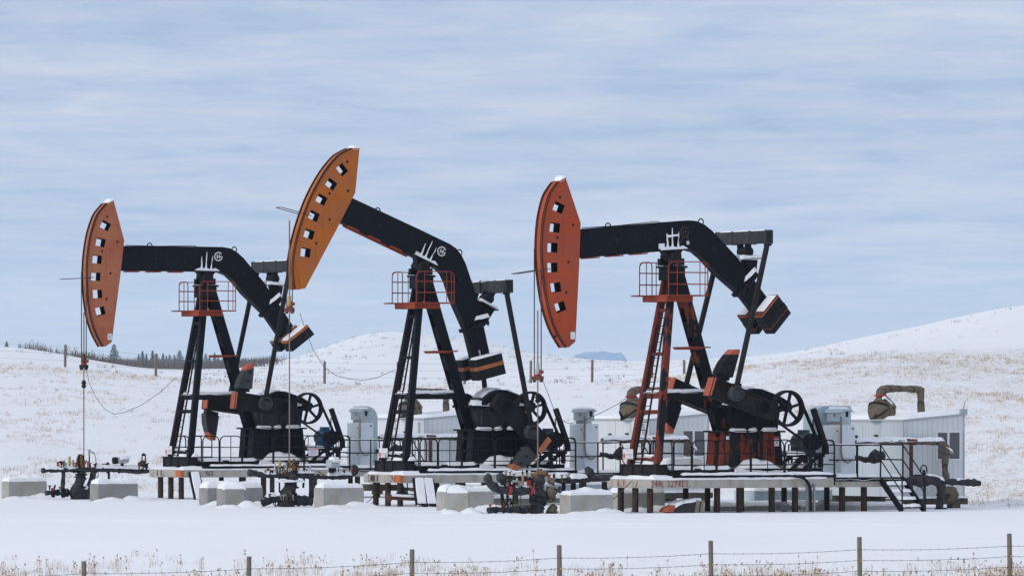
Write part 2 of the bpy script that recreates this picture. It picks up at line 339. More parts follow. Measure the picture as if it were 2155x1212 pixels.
    def ring(s, c, axis, R0, r, n=36, m=8, w=None):
        """torus, or a flat rim if w is given (w along axis, r across)"""
        c = Vector(c); ax = Vector(axis).normalized(); up = Vector((0, 0, 1)) if abs(ax.z) < 0.9 else Vector((1, 0, 0))
        a = (up-ax*up.dot(ax)).normalized(); b = ax.cross(a); vs = []
        prof = [(math.cos(2*math.pi*k/m)*r, math.sin(2*math.pi*k/m)*r) for k in range(m)] if w is None else [(r, -w/2), (r, w/2), (-r, w/2), (-r, -w/2)]
        m = len(prof)
        for i in range(n):
            t = 2*math.pi*i/n; e = a*math.cos(t)+b*math.sin(t)
            for (q, h) in prof: vs.append(c+e*(R0+q)+ax*h)
        return s.add(vs, [(i*m+k, ((i+1) % n)*m+k, ((i+1) % n)*m+(k+1) % m, i*m+(k+1) % m) for i in range(n) for k in range(m)])
    def ball(s, c, r, seed=0, amp=0.12, n=12, m=8):
        c = Vector(c); r = (r, r, r) if isinstance(r, (int, float)) else r; rnd = random.Random(seed); vs = []
        for j in range(m+1):
            ph = math.pi*j/m
            for i in range(n):
                t = 2*math.pi*i/n; k = 1+amp*(rnd.random()*2-1)
                vs.append(c+Vector((math.sin(ph)*math.cos(t)*r[0]*k, math.sin(ph)*math.sin(t)*r[1]*k, -math.cos(ph)*r[2]*k)))
        return s.add(vs, [(j*n+i, j*n+(i+1) % n, (j+1)*n+(i+1) % n, (j+1)*n+i) for j in range(m) for i in range(n)])
    def snow(s, p0, p1, p2, p3, th, seed=0, res=0.09, drip=0.03, over=0.02, dome=False):
        """a pillow of snow on the quad p0 p1 p2 p3 (p0->p1 and p0->p3 are its sides); th thick, hanging over the rim by drip"""
        p0, p1, p2, p3 = (Vector(p) for p in (p0, p1, p2, p3)); c = (p0+p1+p2+p3)/4
        L0 = (p1-p0).length; L1 = (p3-p0).length
        e0 = (p1-p0).normalized()*over; e1 = (p3-p0).normalized()*over
        p0, p1, p2, p3 = p0-e0-e1, p1+e0-e1, p2+e0+e1, p3-e0+e1
        nu = max(4, min(90, int(L0/res)))+1; nv = max(4, min(60, int(L1/res)))+1
        U, V = np.meshgrid(np.linspace(0, 1, nu), np.linspace(0, 1, nv), indexing='ij')
        d = np.minimum(np.minimum(U, 1-U)*L0, np.minimum(V, 1-V)*L1)
        fall = np.sqrt(np.clip(d/max(1e-3, th*1.4), 0, 1)*(2-np.clip(d/max(1e-3, th*1.4), 0, 1)))
        if dome: fall = np.clip(16*U*(1-U)*V*(1-V), 0, 1)**0.8
        nse = fbm(U*L0*2.2+seed*7.3, V*L1*2.2+seed*3.1, seed)*1.5+0.30
        H = th*fall*nse
        edge = d < 1e-6
        dr = drip*(0.3+1.6*fbm(U*L0*4+seed, V*L1*4, seed+9)); H = np.where(edge, -dr, H)
        vs = []
        for i in range(nu):
            for j in range(nv):
                u, v = U[i, j], V[i, j]
                p = (p0*(1-u)+p1*u)*(1-v)+(p3*(1-u)+p2*u)*v
                vs.append((p.x, p.y, p.z+H[i, j]))
        return s.add(vs, [(i*nv+j, (i+1)*nv+j, (i+1)*nv+j+1, i*nv+j+1) for i in range(nu-1) for j in range(nv-1)])
    def snowbox(s, x0, x1, y0, y1, z, th, seed=0, **k):
        return s.snow((x0, y0, z), (x1, y0, z), (x1, y1, z), (x0, y1, z), th, seed, **k)
    def build(s, name, mat, parent=None, smooth=None, bevel=0.0):
        me = bpy.data.meshes.new(name); off = Vector((0, 0, 0)); q = parent
        while q is not None:
            if q.name in OFF: off = OFF[q.name]; break
            q = q.parent
        me.from_pydata([(p[0]-off[0], p[1]-off[1], p[2]-off[2]) for p in s.v], [], s.f); me.update()
        mat = M[mat] if isinstance(mat, str) else mat
        me.materials.append(mat)
        o = bpy.data.objects.new(name, me); scene.collection.objects.link(o)
        if parent: o.parent = parent
        if smooth is None: smooth = True
        if smooth:
            me.polygons.foreach_set('use_smooth', [True]*len(me.polygons))
            try: me.set_sharp_from_angle(angle=R(38))
            except Exception: pass
        if bevel:
            b = o.modifiers.new('soft_edges', 'BEVEL'); b.width = bevel; b.segments = 1; b.limit_method = 'ANGLE'; b.angle_limit = R(50)
        return o
def tag(o, label=None, cat=None, group=None, kind=None):
    if label: o['label'] = label
    if cat: o['category'] = cat
    if group: o['group'] = group
    if kind: o['kind'] = kind
    return o
def empty(name, loc, rz, off, label, cat, group=None):
    o = bpy.data.objects.new(name, None); scene.collection.objects.link(o)
    o.empty_display_size = 0.3; o.location = loc; o.rotation_euler = (0, 0, rz); OFF[o.name] = Vector(off)
    return tag(o, label, cat, group)

# ------------------------------------------------------------------ the three well units, each with its own axes: u along the pump (tail), v away from the camera, z up
class Unit:
    def __init__(s, px, D, th):
        s.O = Vector(((px-CX)/F*D, D, 0)); s.th = R(th); s.e = Vector((math.cos(s.th), math.sin(s.th), 0)); s.n = Vector((-math.sin(s.th), math.cos(s.th), 0))
    def L(s, px, py, v=0.0):
        """measured photo point -> (u, v, z), for a point known to lie on the vertical plane v"""
        d = Vector(((px-CX)/F, 1, (HY-py)/F)); t = (v+s.n.dot(s.O))/s.n.dot(d); P = d*t
        return Vector((s.e.dot(P-s.O), v, CZ+P.z))
    def W(s, p): return s.O+s.e*p[0]+s.n*p[1]+Vector((0, 0, p[2]))
    def thing(s, name, base, label, cat, group=None):
        return empty(name, s.W(base), s.th, base, label, cat, group)
U1, U2, U3 = Unit(431, 208.1, 27.0), Unit(885, 192.7, 27.3), Unit(1412, 180.0, 28.5)
L3 = U3.L
PIV = 7.47                                          # height of the walking-beam bearing
DECK = 0.98                                         # top of the concrete deck
def solo(un, name, base, mb, mat, label, cat, group=None, bevel=0.0):
    o = mb.build(name, mat, None, bevel=bevel); me = o.data
    me.transform(Matrix.Translation(-Vector(base))); o.location = un.W(base); o.rotation_euler = (0, 0, un.th)
    return tag(o, label, cat, group)

# ------------------------------------------------------------------ terrain: one sheet from in front of the camera to the horizon
_cols = np.array([-3000, -600, 0, 350, 560, 820, 1000, 1140, 1300, 1600, 1900, 2155, 2700, 5200], float)
_padD = np.array([214, 214, 214, 221, 224, 224, 220, 214, 211, 207, 197, 187, 180, 180], float)
_f = lambda *a: np.array(a, float)
_rows = [  # depth, photo row of the ground at that depth for each column above
    (352, _f(745, 755, 764, 792, 803, 808, 807, 806, 802, 766, 745, 742, 735, 735)),
    (430, _f(722, 722, 730, 778, 781, 785, 790, 790, 780, 757, 705, 662, 640, 640)),
    (520, _f(730, 735, 740, 779, 771, 752, 762, 772, 770, 751, 694, 645, 610, 610)),
    (700, _f(770, 770, 770, 780, 764, 716, 728, 750, 761, 756, 706, 660, 640, 640)),
    (880, _f(785, 785, 780, 782, 768, 702, 720, 747, 760, 775, 760, 740, 720, 720)),
    (1300, _f(785, 785, 779, 778, 780, 770, 772, 775, 772, 785, 790, 790, 790, 790)),
    (2200, _f(772, 772, 772, 772, 776, 785, 785, 785, 785, 795, 800, 800, 800, 800)),
    (3200, _f(764, 764, 764, 768, 775, 790, 790, 790, 790, 800, 805, 805, 805, 805)),
    (6000, _f(800, 800, 800, 800, 800, 800, 800, 800, 800, 820, 825, 825, 825, 825)),
    (30000, _f(*[852]*14))]
def pchip_cols(px, ys):
    x = _cols; h = np.diff(x); dl = np.diff(ys)/h; m = np.zeros_like(ys)
    for i in range(1, len(x)-1):
        m[i] = 0 if dl[i-1]*dl[i] <= 0 else 2*dl[i-1]*dl[i]/(dl[i-1]+dl[i])
    px = np.clip(px, x[0], x[-1]); i = np.clip(np.searchsorted(x, px)-1, 0, len(x)-2); t = (px-x[i])/h[i]
    return ((1+2*t)*(1-t)**2*ys[i]+t*(1-t)**2*h[i]*m[i]+t*t*(3-2*t)*ys[i+1]+t*t*(t-1)*h[i]*m[i+1])
def smooth(t): t = np.clip(t, 0, 1); return t*t*(3-2*t)
def meadow_start(px): return pchip_cols(px, _padD)
def ground_z(px, D):
    px = np.asarray(px, float); D = np.asarray(D, float)
    zf = -2.1+(px-177)*0.00037                                   # field in front of the pad, where the wire fence stands
    pd = meadow_start(px)
    D_k = [pd]+[np.full_like(pd, r[0]) for r in _rows]
    z_k = [np.zeros_like(pd)]+[CZ+(HY-pchip_cols(px, r[1]))*r[0]/F for r in _rows]
    z_back = np.zeros_like(px); n = len(D_k)
    Dk = np.array(D_k); Zk = np.array(z_k); lk = np.log(Dk)
    sl = np.diff(Zk, axis=0)/np.diff(lk, axis=0); mm = np.zeros_like(Zk)
    for i in range(1, n-1):
        a, b = sl[i-1], sl[i]; ok = a*b > 0
        mm[i] = np.where(ok, 2*a*b/np.where(ok, a+b, 1), 0)
    mm[-1] = sl[-1]; mm[0] = sl[0]*0.6
    lD = np.log(np.maximum(D, 1))
    for i in range(n-1):
        inn = (D >= Dk[i]) & (D <= Dk[i+1]+1e-9); h = lk[i+1]-lk[i]; t = np.clip((lD-lk[i])/h, 0, 1)
        val = (1+2*t)*(1-t)**2*Zk[i]+t*(1-t)**2*h*mm[i]+t*t*(3-2*t)*Zk[i+1]+t*t*(t-1)*h*mm[i+1]
        z_back = np.where(inn, val, z_back)
    z_front = zf*(1-smooth((D-155.0)/(171.0-155.0)))
    z_front = np.where(D < 155, zf-0.01*(155-D), z_front)
    X = (px-CX)/F*D
    z = np.where(D < pd, z_front, z_back)
    # drifts and tussocks
    amp = 0.05*smooth((D-pd)/12)+0.015
    z = z+amp*(fbm(X*0.35, D*0.35, 3)-0.47)*2 + 0.5*smooth((D-330)/200)*(fbm(X*0.035, D*0.02, 8, 3)-0.44)*smooth((1500-D)/400)
    z = z+0.075*(fbm(X*0.06+D*0.05, D*0.8-X*0.03, 21, 3)-0.44)*smooth((D-150)/10)*smooth((pd-D)/4)
    for c0, sl, dep in ((174.6, .10, .05), (173.0, .10, .05), (170.2, -.06, .04), (168.6, -.06, .04), (176.0, -.02, .03)):
        dd = D-(c0+sl*X+.5*(fbm(X*.07, X*0+c0, 5, 2)-.4)); cut = np.exp(-(dd/.22)**2); rim = np.exp(-((np.abs(dd)-.42)/.18)**2)
        z = z+(-dep*cut+dep*.7*rim)*smooth((fbm(X*.25, D*.1, 91, 3)-.30)/.2)*smooth((D-165)/3)*smooth((pd-D)/3)
    return z
def ground_at(X, Y): return float(ground_z(np.array([X/Y*F+CX]), np.array([Y]))[0])
def build_ground():
    px = np.concatenate([np.linspace(-3000, -300, 28)[:-1], np.arange(-300, 2456, 9), np.linspace(2465, 5200, 28)])
    D = np.concatenate([np.linspace(12, 140, 16)[:-1], np.arange(140, 164, 0.6), np.arange(164, 182, 0.15), np.arange(182, 262, 0.6), np.arange(262, 360, 1.4), np.arange(361, 560, 3.0),
                        np.arange(562, 1000, 8), np.geomspace(1010, 17000, 44)])
    P, Dm = np.meshgrid(px, D, indexing='ij'); Z = ground_z(P.ravel(), Dm.ravel()).reshape(P.shape)
    X = (P-CX)/F*Dm
    vs = np.stack([X.ravel(), Dm.ravel(), Z.ravel()], 1); nu, nv = P.shape
    i, j = np.meshgrid(np.arange(nu-1), np.arange(nv-1), indexing='ij'); i = i.ravel(); j = j.ravel()
    q = np.stack([i*nv+j, (i+1)*nv+j, (i+1)*nv+j+1, i*nv+j+1], 1)
    me = bpy.data.meshes.new('snow_field'); me.from_pydata(vs.tolist(), [], q.tolist()); me.update()
    pd = meadow_start(P.ravel()); Dr = Dm.ravel(); X = X.ravel()
    mead = smooth((Dr-pd)/3)*(1-0.90*smooth((Dr-352)/14))
    right = smooth((P.ravel()-1150)/700)
    mead = mead*(0.20+0.60*right)*(0.55+0.9*fbm(X*0.05, Dr*0.012, 12, 3))
    band = np.exp(-((Dr-338)/16.0)**2); mead = np.maximum(mead, 0.35*band*smooth((fbm(X*0.06, Dr*0.02, 40, 3)-0.40)/0.15))
    mead = mead+smooth((Dr-356)/30)*smooth((1100-Dr)/150)*(.16-.12*right)*smooth((fbm(X*.03, Dr*.01, 44, 3)-.3)/.25)
    mead = mead+0.30*smooth((Dr-600)/500)*(1-right)*smooth((1200-Dr)/300)*0.3
    fore = smooth((164.5-Dr)/4); mead = np.maximum(mead, fore*0.22)
    a = me.color_attributes.new('meadow', 'FLOAT_COLOR', 'POINT')
    c = np.ones((len(mead), 4)); c[:, 0] = c[:, 1] = c[:, 2] = np.clip(mead, 0, 1); a.data.foreach_set('color', c.ravel())
    me.materials.append(M['ground']); me.polygons.foreach_set('use_smooth', [True]*len(me.polygons))
    o = bpy.data.objects.new('snow_field', me); scene.collection.objects.link(o)
    return tag(o, 'snow covered well pad and meadow rising to bare snowy hills', 'ground', kind='structure')
build_ground()

# ------------------------------------------------------------------ pumpjacks
def rad(*p): return p
SPEC = {
  'a': dict(un=U1, beta=-0.7, head='head_red', crank=7.4, pinr=0.80, leg='black', rear='black', base='black', brace='black', head_trim='head_red', edge='orange',
            weights='top', logo='white', carrier_y=772, rod_top=664, motor='blue', legred='black',
            label='farthest pumpjack with faded red orange horse head, white ring logo and blue motor'),
  'b': dict(un=U2, beta=-23.0, head='head_orange', crank=-42.2, pinr=1.11, leg='black', rear='black', base='black', brace='black', head_trim='head_orange', edge='burnt',
            weights='band', logo='white', carrier_y=653, rod_top=470, motor='motorgrey', legred='black',
            label='middle pumpjack with bright orange horse head raised high and beam sloping down'),
  'c': dict(un=U3, beta=4.05, head='head_vermilion', crank=19.3, pinr=1.10, leg='chip_leg', rear='chip_rear', base='chip_base', brace='legred', head_trim='head_vermilion', edge='orange',
            weights='big', logo='ghost', carrier_y=793, rod_top=652, motor='motorgrey', legred='legred',
            label='nearest pumpjack with black paint flaking off its red legs and pedestal')}
G3 = R(4.05)
def beamrel(px, py, v):
    """photo point on the third pump's beam -> beam axes (a along the beam, b up) about the bearing"""
    p = L3(px, py, v); x, z = p.x, p.z-PIV
    return (x*math.cos(G3)+z*math.sin(G3), -x*math.sin(G3)+z*math.cos(G3))
VB = 0.17; VH = 0.205
BEAM_TOP = [(1214, 484.5), (1224, 483.3), (1384, 469.7), (1450, 464.9), (1466, 466.5), (1482, 474), (1498, 486.7), (1514, 504), (1548, 540), (1562.6, 559), (1583, 580)]
BEAM_BOT = [(1556, 614), (1508, 572), (1482, 543), (1466, 530), (1450, 525), (1385.7, 528.6), (1223, 542), (1214, 542.8)]
TAIL = [(1588, 588), (1626, 640), (1600, 672), (1558, 618)]
HEAD_ARC = [(1176, 384), (1164, 401), (1155.6, 418), (1146.6, 456), (1142.7, 495), (1141.8, 533), (1144.3, 572), (1150, 617), (1159, 659), (1173, 697.5), (1192.6, 730.6)]
HEAD_BACK = [(1197.4, 730.6), (1211, 718.4), (1219, 559), (1222, 469), (1191, 375.7), (1184, 377)]
HOLES = [(1176, 437), (1168, 479), (1163, 521), (1163, 563), (1170, 605), (1179.5, 646)]
DOTS = [(1178.6, 415), (1206, 473.5), (1172.6, 500), (1196, 552), (1191.5, 615.5)]

def build_pump(key):
    S = SPEC[key]; un = S['un']; be = R(S['beta']); cb, sb = math.cos(be), math.sin(be)
    root = un.thing('pumpjack', (0, 0, DECK), S['label'], 'pumpjack', 'pumpjacks on the snowy well pad')
    def B(a, b, v): return Vector((a*cb-b*sb, v, PIV+a*sb+b*cb))
    def BP(px, py, v): a, b = beamrel(px, py, v); return B(a, b, v)
    def poly(pts, v): return [(q.x, q.z) for q in (BP(px, py, v) for px, py in pts)]
    rnd = random.Random(hash(key) % 97 if False else ord(key))
    # --- walking beam
    mb = MB(); full = poly(BEAM_TOP+BEAM_BOT, -VB); mb.prism(full, -VB, VB)
    beam = mb.build('walking_beam', 'black', root, bevel=0.012)
    fl = MB()                                              # flange plates along top and bottom edges
    t = [BP(x, y, -VB) for x, y in BEAM_TOP]; b = [BP(x, y, -VB) for x, y in BEAM_BOT]
    for line, sgn in ((t, 1), (b, -1)):
        for p, q in zip(line[:-1], line[1:]):
            fl.bar(Vector((p.x, 0, p.z)), Vector((q.x, 0, q.z)), 2*VB+0.03, 0.03)
    fl.build('flange', 'black', beam)
    mb = MB().prism(poly(TAIL, -VB), -VB+0.03, VB-0.03); mb.build('beam_tail', 'black', root, bevel=0.01)
    fp = BP(1583, 578, 0); fq = BP(1553, 615, 0); d = (fp-fq).normalized()
    fl = MB(); nrm = Vector((d.z, 0, -d.x))
    fl.bar(fq-d*0.12, fp+d*0.06, 0.46, 0.05); fl.bar(fq-d*0.12+nrm*0.06, fp+d*0.06+nrm*0.06, 0.46, 0.05)
    for k in range(4): fl.bar(fq.lerp(fp, k/3.)+Vector((0, -0.21, 0))-nrm*0.08, fq.lerp(fp, k/3.)+Vector((0, -0.21, 0))+nrm*0.14, 0.05, 0.05)
    j = fl.build('splice_flange', 'blackdull', root)
    sn = MB(); a0 = BP(1562, 592, 0)-nrm*0.04; a1 = BP(1583, 568, 0)-nrm*0.02
    if key == 'b': a0, a1 = a0-nrm*0.02+Vector((0, 0, .02)), a1+Vector((0, 0, 0.02))
    sn.snow(a0+Vector((0, -0.27, 0.03)), a1+Vector((0, -0.27, 0.0)), a1+Vector((0, -0.16, 0.02)), a0+Vector((0, -0.16, 0.03)), 0.09, 4, 0.05, 0.05)
    sn.build('snow', 'snow', j)
    # lifting eyes, oval holes, inspection plates
    for (px, py) in ((1279.6, 476), (1475, 467)):
        e = MB(); c = BP(px, py, 0); e.ring(c, (0, 1, 0), 0.085, 0.02, 18, 6); e.build('lifting_eye', 'blackdull', beam)
    e = MB()
    for (px, py) in ((1298, 506), (1502, 524)): c = BP(px, py, -VB); e.disc((c.x, -VB-0.003, c.z), (0, 1, 0), 0.045, 0.012, 12)
    e.build('port', 'void', beam)
    e = MB()
    for i, px in enumerate((1242, 1292, 1343)):
        p = BP(px-13, 542-(px-1222)*0.082, 0); q = BP(px+13, 540-(px-1222)*0.082, 0)
        e.bar(p-Vector((0, 0, 0.05)), q-Vector((0, 0, 0.05)), 0.42, 0.035)
    if key == 'b':
        p = BP(1228, 541, 0); q = BP(1372, 530, 0); e.bar(p-Vector((-.03, 0, 0.085)), q-Vector((-.03, 0, 0.085)), 0.10, 0.06)
    e.build('clamp_strip', 'rail_orange', beam)
    e = MB(); e.tube([BP(1224, 480, 0.05), BP(1300, 475, 0.05), BP(1383, 466, 0.05), BP(1390, 469, 0.05)], 0.012, 6); e.build('grease_line', 'cable', beam)
    # saddle stiffeners with blown snow
    e = MB()
    for px in (1402, 1412, 1424):
        p = BP(px, 500 if px != 1412 else 478, -VB); q = BP(px, 526, -VB); e.bar(Vector((p.x, -VB-0.04, p.z)), Vector((q.x, -VB-0.04, q.z)), 0.08, 0.025)
    p = BP(1386, 528, -VB); q = BP(1446, 524.5, -VB); e.bar(Vector((p.x, -VB-0.07, p.z)), Vector((q.x, -VB-0.07, q.z)), 0.14, 0.03)
    sd_ = e.build('saddle_stiffener', 'blackdull', beam)
    sn = MB()
    sn.prism(poly([(1387, 527), (1391, 523), (1398, 519.5), (1404, 521), (1410, 518), (1418, 520), (1425, 521), (1433, 517), (1440, 521), (1445, 524.6)], -VB), -VB-0.135, -VB-0.06)
    for x0, x1, yt, w in ((1402, 1401, 491, 1.0), (1412, 1412, 479, 1.1), (1424, 1425.5, 488, 0.95)):
        sn.prism(poly([(x0-w-1.5, 522), (x0-w, 512), (x1-w*.8, yt+12), (x1-.4, yt), (x1+.6, yt+9), (x0+w*.5, 505), (x0+w+1.6, 522)], -VB), -VB-0.10, -VB-0.075)
    if key == 'c':
        sn.prism(poly([(1401, 500), (1400, 494), (1407, 495), (1414, 494), (1424, 493), (1425, 497), (1413, 498), (1406, 500)], -VB), -VB-0.09, -VB-0.06); sn.prism(poly([(1386, 524), (1386, 513), (1397, 512.5), (1397, 524)], -VB), -VB-0.05, -VB-0.002)
    sn.build('snow', 'snow', beam)
    # logo: a ring shaped G round an H
    e = MB(); c2 = beamrel(1441, 488, -VB); sgn = []
    lr = 0.138; rt = 0.0165
    def lp(x, y): return B(c2[0]+x, c2[1]+y, 0)
    for k in range(30):
        t0 = R(38+k*(292/30.)); t1 = R(38+(k+1)*(292/30.))
        qd = [lp(r*math.cos(tt), r*math.sin(tt)) for r, tt in ((lr-rt, t0), (lr+rt, t0), (lr+rt, t1), (lr-rt, t1))]
        e.prism([(q.x, q.z) for q in qd], -VB-0.008, -VB+0.01)
    for (x0, x1, y0, y1) in ((-0.058, -0.032, -0.072, 0.072), (0.026, 0.052, -0.072, 0.072), (-0.032, 0.026, -0.012, 0.012), (0.052, 0.150, -0.014, 0.012), (0.112, 0.138, -0.085, -0.014)):
        qd = [lp(x0, y0), lp(x1, y0), lp(x1, y1), lp(x0, y1)]; e.prism([(q.x, q.z) for q in qd], -VB-0.0075, -VB+0.01)
    e.build('logo_mark', S['logo'], beam, smooth=False)
    if key == 'c':
        q = BP(1447.5, 511, -VB); MB().box(q.x-.045, q.x+.045, -VB-.008, -VB, q.z-.05, q.z+.05).build('sticker', 'signwhite', beam)
        e = MB()
        for a, bq in (((1438, 497), (1431, 514)), ((1446, 497), (1449, 507))):
            p = BP(*a, -VB); q = BP(*bq, -VB); e.bar((p.x, -VB-.003, p.z), (q.x, -VB-.003, q.z), 0.012, 0.03)
        e.build('paint_drip', 'ghost', beam)
    if key == 'b':
        q = BP(1391, 521, -VB); d = B(1, 0, 0)-B(0, 0, 0); e = MB()
        e.bar((q.x, -VB-0.015, q.z-0.02), (q.x+d.x*0.17, -VB-0.015, q.z-0.02+d.z*0.17), 0.03, 0.16); e.build('sticker', 'signwhite', beam)
    # --- saddle bearing
    e = MB(); p = BP(1388, 528, 0); q = BP(1436, 525, 0); pc = Vector((0, 0, PIV))
    e.prism([(p.x+.05, p.z), (-0.16, PIV-0.02), (-0.14, PIV-0.14), (0.17, PIV-0.14), (0.19, PIV), (q.x-.05, q.z)], -0.16, 0.16)
    e.disc(pc+Vector((0, 0, 0.0)), (0, 1, 0), 0.17, 0.70, 20)
    for s in (-1, 1): e.box(-0.22, 0.22, s*0.32-0.10, s*0.32+0.10, PIV-0.26, PIV-0.06)
    e.build('saddle_bearing', 'blackrust' if key == 'c' else 'blackdull', root, bevel=0.01)
    # --- horse head
    arc = poly(HEAD_ARC, -VH); back = poly(HEAD_BACK, -VH); outl = arc+back
    hl = []
    half = 0.5
    for i, (px, py) in enumerate(HOLES):
        c = BP(px, py, -VH); ang = (-0.40, -0.13, -0.02, 0.03, 0.16, 0.33)[i]
        t = be-G3; 
        ax = Vector((math.cos(ang+t), math.sin(ang+t))); ay = Vector((-ax.y, ax.x)); w, h = 0.168, 0.138
        hl.append([tuple(Vector((c.x, c.z))+ax*sx*w+ay*sy*h) for sx, sy in ((-1, -1), (1, -1), (1, 1), (-1, 1))])
    e = MB(); e.plate(outl, hl, -VH, -VH+0.02); e.plate(outl, hl, VH-0.02, VH)
    hd = e.build('horse_head', S['head'], root, smooth=False)
    e = MB(); e.plate(outl, hl, -VH+0.021, -VH+0.026); e.plate(outl, hl, VH-0.026, VH-0.021); e.build('inner_shade', 'void', hd, smooth=False)  # near-black sheets that paint in the shade of the hollow head
    e = MB()
    bk = back[1:5]
    for p, q in zip(bk[:-1], bk[1:]): e.bar((p[0], 0, p[1]), (q[0], 0, q[1]), 2*VH-0.06, 0.02)
    e.build('head_backing', S['head'], hd)
    # curved wireline track on the front
    e = MB(); ctr = Vector((sum(p[0] for p in arc)/len(arc), sum(p[1] for p in arc)/len(arc)))
    A = [Vector((p[0], 0, p[1])) for p in arc]
    fine = []
    for i in range(len(A)-1):
        p0, p1, p2, p3 = A[max(0, i-1)], A[i], A[i+1], A[min(len(A)-1, i+2)]
        for k in range(4):
            tt = k/4; fine.append(0.5*((2*p1)+(-p0+p2)*tt+(2*p0-5*p1+4*p2-p3)*tt*tt+(-p0+3*p1-3*p2+p3)*tt**3))
    fine.append(A[-1])
    for p, q in zip(fine[:-1], fine[1:]): e.bar(p, q, 2*VH-0.02, 0.03)
    e.build('wireline_track', S['head_trim'], hd)
    for rims in ((-VH-0.01, -VH+0.075), (VH+0.01, VH-0.075)):
      e = MB()
      for v in rims:
          w = 0.016 if abs(v) > VH else 0.008
          for p, q in zip(fine[:-1], fine[1:]):
              d = (q-p).normalized(); o = Vector((d.z, 0, -d.x)); o = o if (p+o-Vector((ctr.x, 0, ctr.y))).length > (p-o-Vector((ctr.x, 0, ctr.y))).length else -o
              e.bar(p+Vector((0, v, 0))+o*0.02, q+Vector((0, v, 0))+o*0.018, w, 0.045)
      e.build('track_rim', 'rimrust', hd)
    e = MB()
    for px, py in DOTS: c = BP(px, py, -VH); e.disc((c.x, -VH, c.z), (0, 1, 0), 0.040, 0.02, 12)
    e.build('bolt_hole', 'void', hd)
    p = arc[0]; q = back[-2]; r_ = back[-1]
    e = MB(); d = Vector((q[0]-p[0], 0, q[1]-p[1]))
    e.bar((p[0], 0, p[1]+.01), (q[0], 0, q[1]+.01), 2*VH+0.04, 0.03); cp = e.build('top_plate', S['head_trim'], hd)
    e = MB(); e.snow((p[0]+d.x*.2, -VH, p[1]+d.z*.2+.02), (q[0], -VH, q[1]+.02), (q[0], VH, q[1]+.02), (p[0]+d.x*.2, VH, p[1]+d.z*.2+.02), 0.10, 5, 0.05); e.build('snow', 'snow', hd)
    if key != 'b':
        c = BP(1205.5, 706, -VH); w, h = (0.075, 0.105)
        st = MB().box(c.x-w, c.x+w, -VH-0.006, -VH, c.z-h, c.z+h).build('sticker', 'signwhite', hd)
        if key == 'a':
            e = MB()
            for dz in (-0.04, 0.0, 0.04): e.box(c.x-0.03+abs(dz)*.3, c.x+0.02, -VH-0.010, -VH-0.006, c.z+dz-0.012, c.z+dz+0.012)
            e.build('lettering', 'signgrey', hd)
    # wireline hoop sticking out of the head front
    e = MB(); c = BP(1151, 566, 0); d1 = B(-1, 0, 0)-B(0, 0, 0); d1 = Vector((d1.x, 0, d1.z)); rr_ = Matrix.Rotation(-G3 if key != 'b' else -R(9), 3, 'Y') 
    d1 = rr_ @ d1; L_ = 1.06
    e.tube([c+Vector((0, -VH, 0)), c+Vector((0, -VH, 0))+d1*L_, c+Vector((0, VH, 0))+d1*L_, c+Vector((0, VH, 0))], 0.013, 6); e.build('wireline_guard', 'cable', hd)
    if key == 'c':
        c = BP(1174, 700, 0); e = MB(); e.tube([c, c+Vector((-0.09, 0, -0.02)), c+Vector((-0.1, 0, -0.13))], 0.02, 6); e.bar(c+Vector((-0.17, 0, -0.12)), c+Vector((-0.03, 0, -0.12)), 0.02, 0.03)
        e.build('hook', 'blackdull', hd)
    # --- bridle, carrier bar, polished rod
    cy = un.L(1000, S['carrier_y'], 0).z; ut = min(q.x for q in fine)-0.045
    iz = min(range(len(fine)), key=lambda i: fine[i].x); zt = fine[iz].z
    e = MB()
    for v in (-VH, VH): e.tube([(ut, v, zt), (ut, v, cy)], 0.017, 6)
    e.build('bridle_cable', 'cable', root)
    e = MB(); e.box(ut-.055, ut+.055, -0.27, 0.27, cy-0.09, cy+0.03)
    for v in (-VH, VH): e.disc((ut, v, cy-0.10), (0, 0, 1), 0.05, 0.10, 10)
    e.build('carrier_bar', 'rustred' if key != 'a' else 'blackrust', root, bevel=0.008)
    e = MB(); e.tube([(ut, 0, cy+0.03), (ut, 0, cy+0.10), (ut, 0, cy+0.18), (ut, 0, cy+0.26), (ut, 0, cy+0.40)], [0.085, 0.07, 0.09, 0.055, 0.05], 10)
    e.build('load_cell', 'yellowpipe' if key == 'b' else 'lightgrey' if key == 'c' else 'rustred', root)
    e = MB(); e.disc((ut, 0, cy+0.06), (0, 0, 1), 0.10, 0.05, 10); e.box(ut+.02, ut+.13, -.12, -.02, cy+.10, cy+.2); e.build('rod_clamp', 'red', root)
    rt_ = un.L(1000, S['rod_top'], 0).z
    e = MB(); e.tube([(ut, 0, rt_), (ut, 0, cy+.4)], 0.022, 7); e.tube([(ut, 0, cy), (ut, 0, 1.2)], 0.021, 8); e.build('polished_rod', 'rod', root)
    e = MB(); e.disc((ut, 0, cy-0.62), (0, 0, 1), 0.06, 0.26, 10); e.disc((ut, 0, cy-0.58), (0, 0, 1), 0.085, 0.05, 10); e.disc((ut, 0, cy-0.68), (0, 0, 1), 0.085, 0.05, 10); e.build('rod_rotator', 'blackrust', root)
    # load cell cable drooping back to the post
    lines = {'a': [(181, 776), (188, 806), (202, 836), (222, 862), (240, 871), (262, 868), (300, 851), (335, 827), (372, 793)],
             'b': [(631, 659), (645, 700), (660, 738), (682, 772), (705, 789), (735, 797), (765, 800), (795, 794), (832, 778)],
             'c': [(1141, 796), (1152, 825), (1166, 862), (1180, 882), (1197, 891), (1225, 886), (1262, 870), (1300, 850), (1330, 828)]}[key]
    e = MB(); n = len(lines); P = []
    for i, (x, y) in enumerate(lines):
        v = -0.1*(1-i/(n-1)); P.append(un.L(x, y, v))
    e.tube(P, 0.009, 5); e.build('load_cell_cable', 'cable', root)
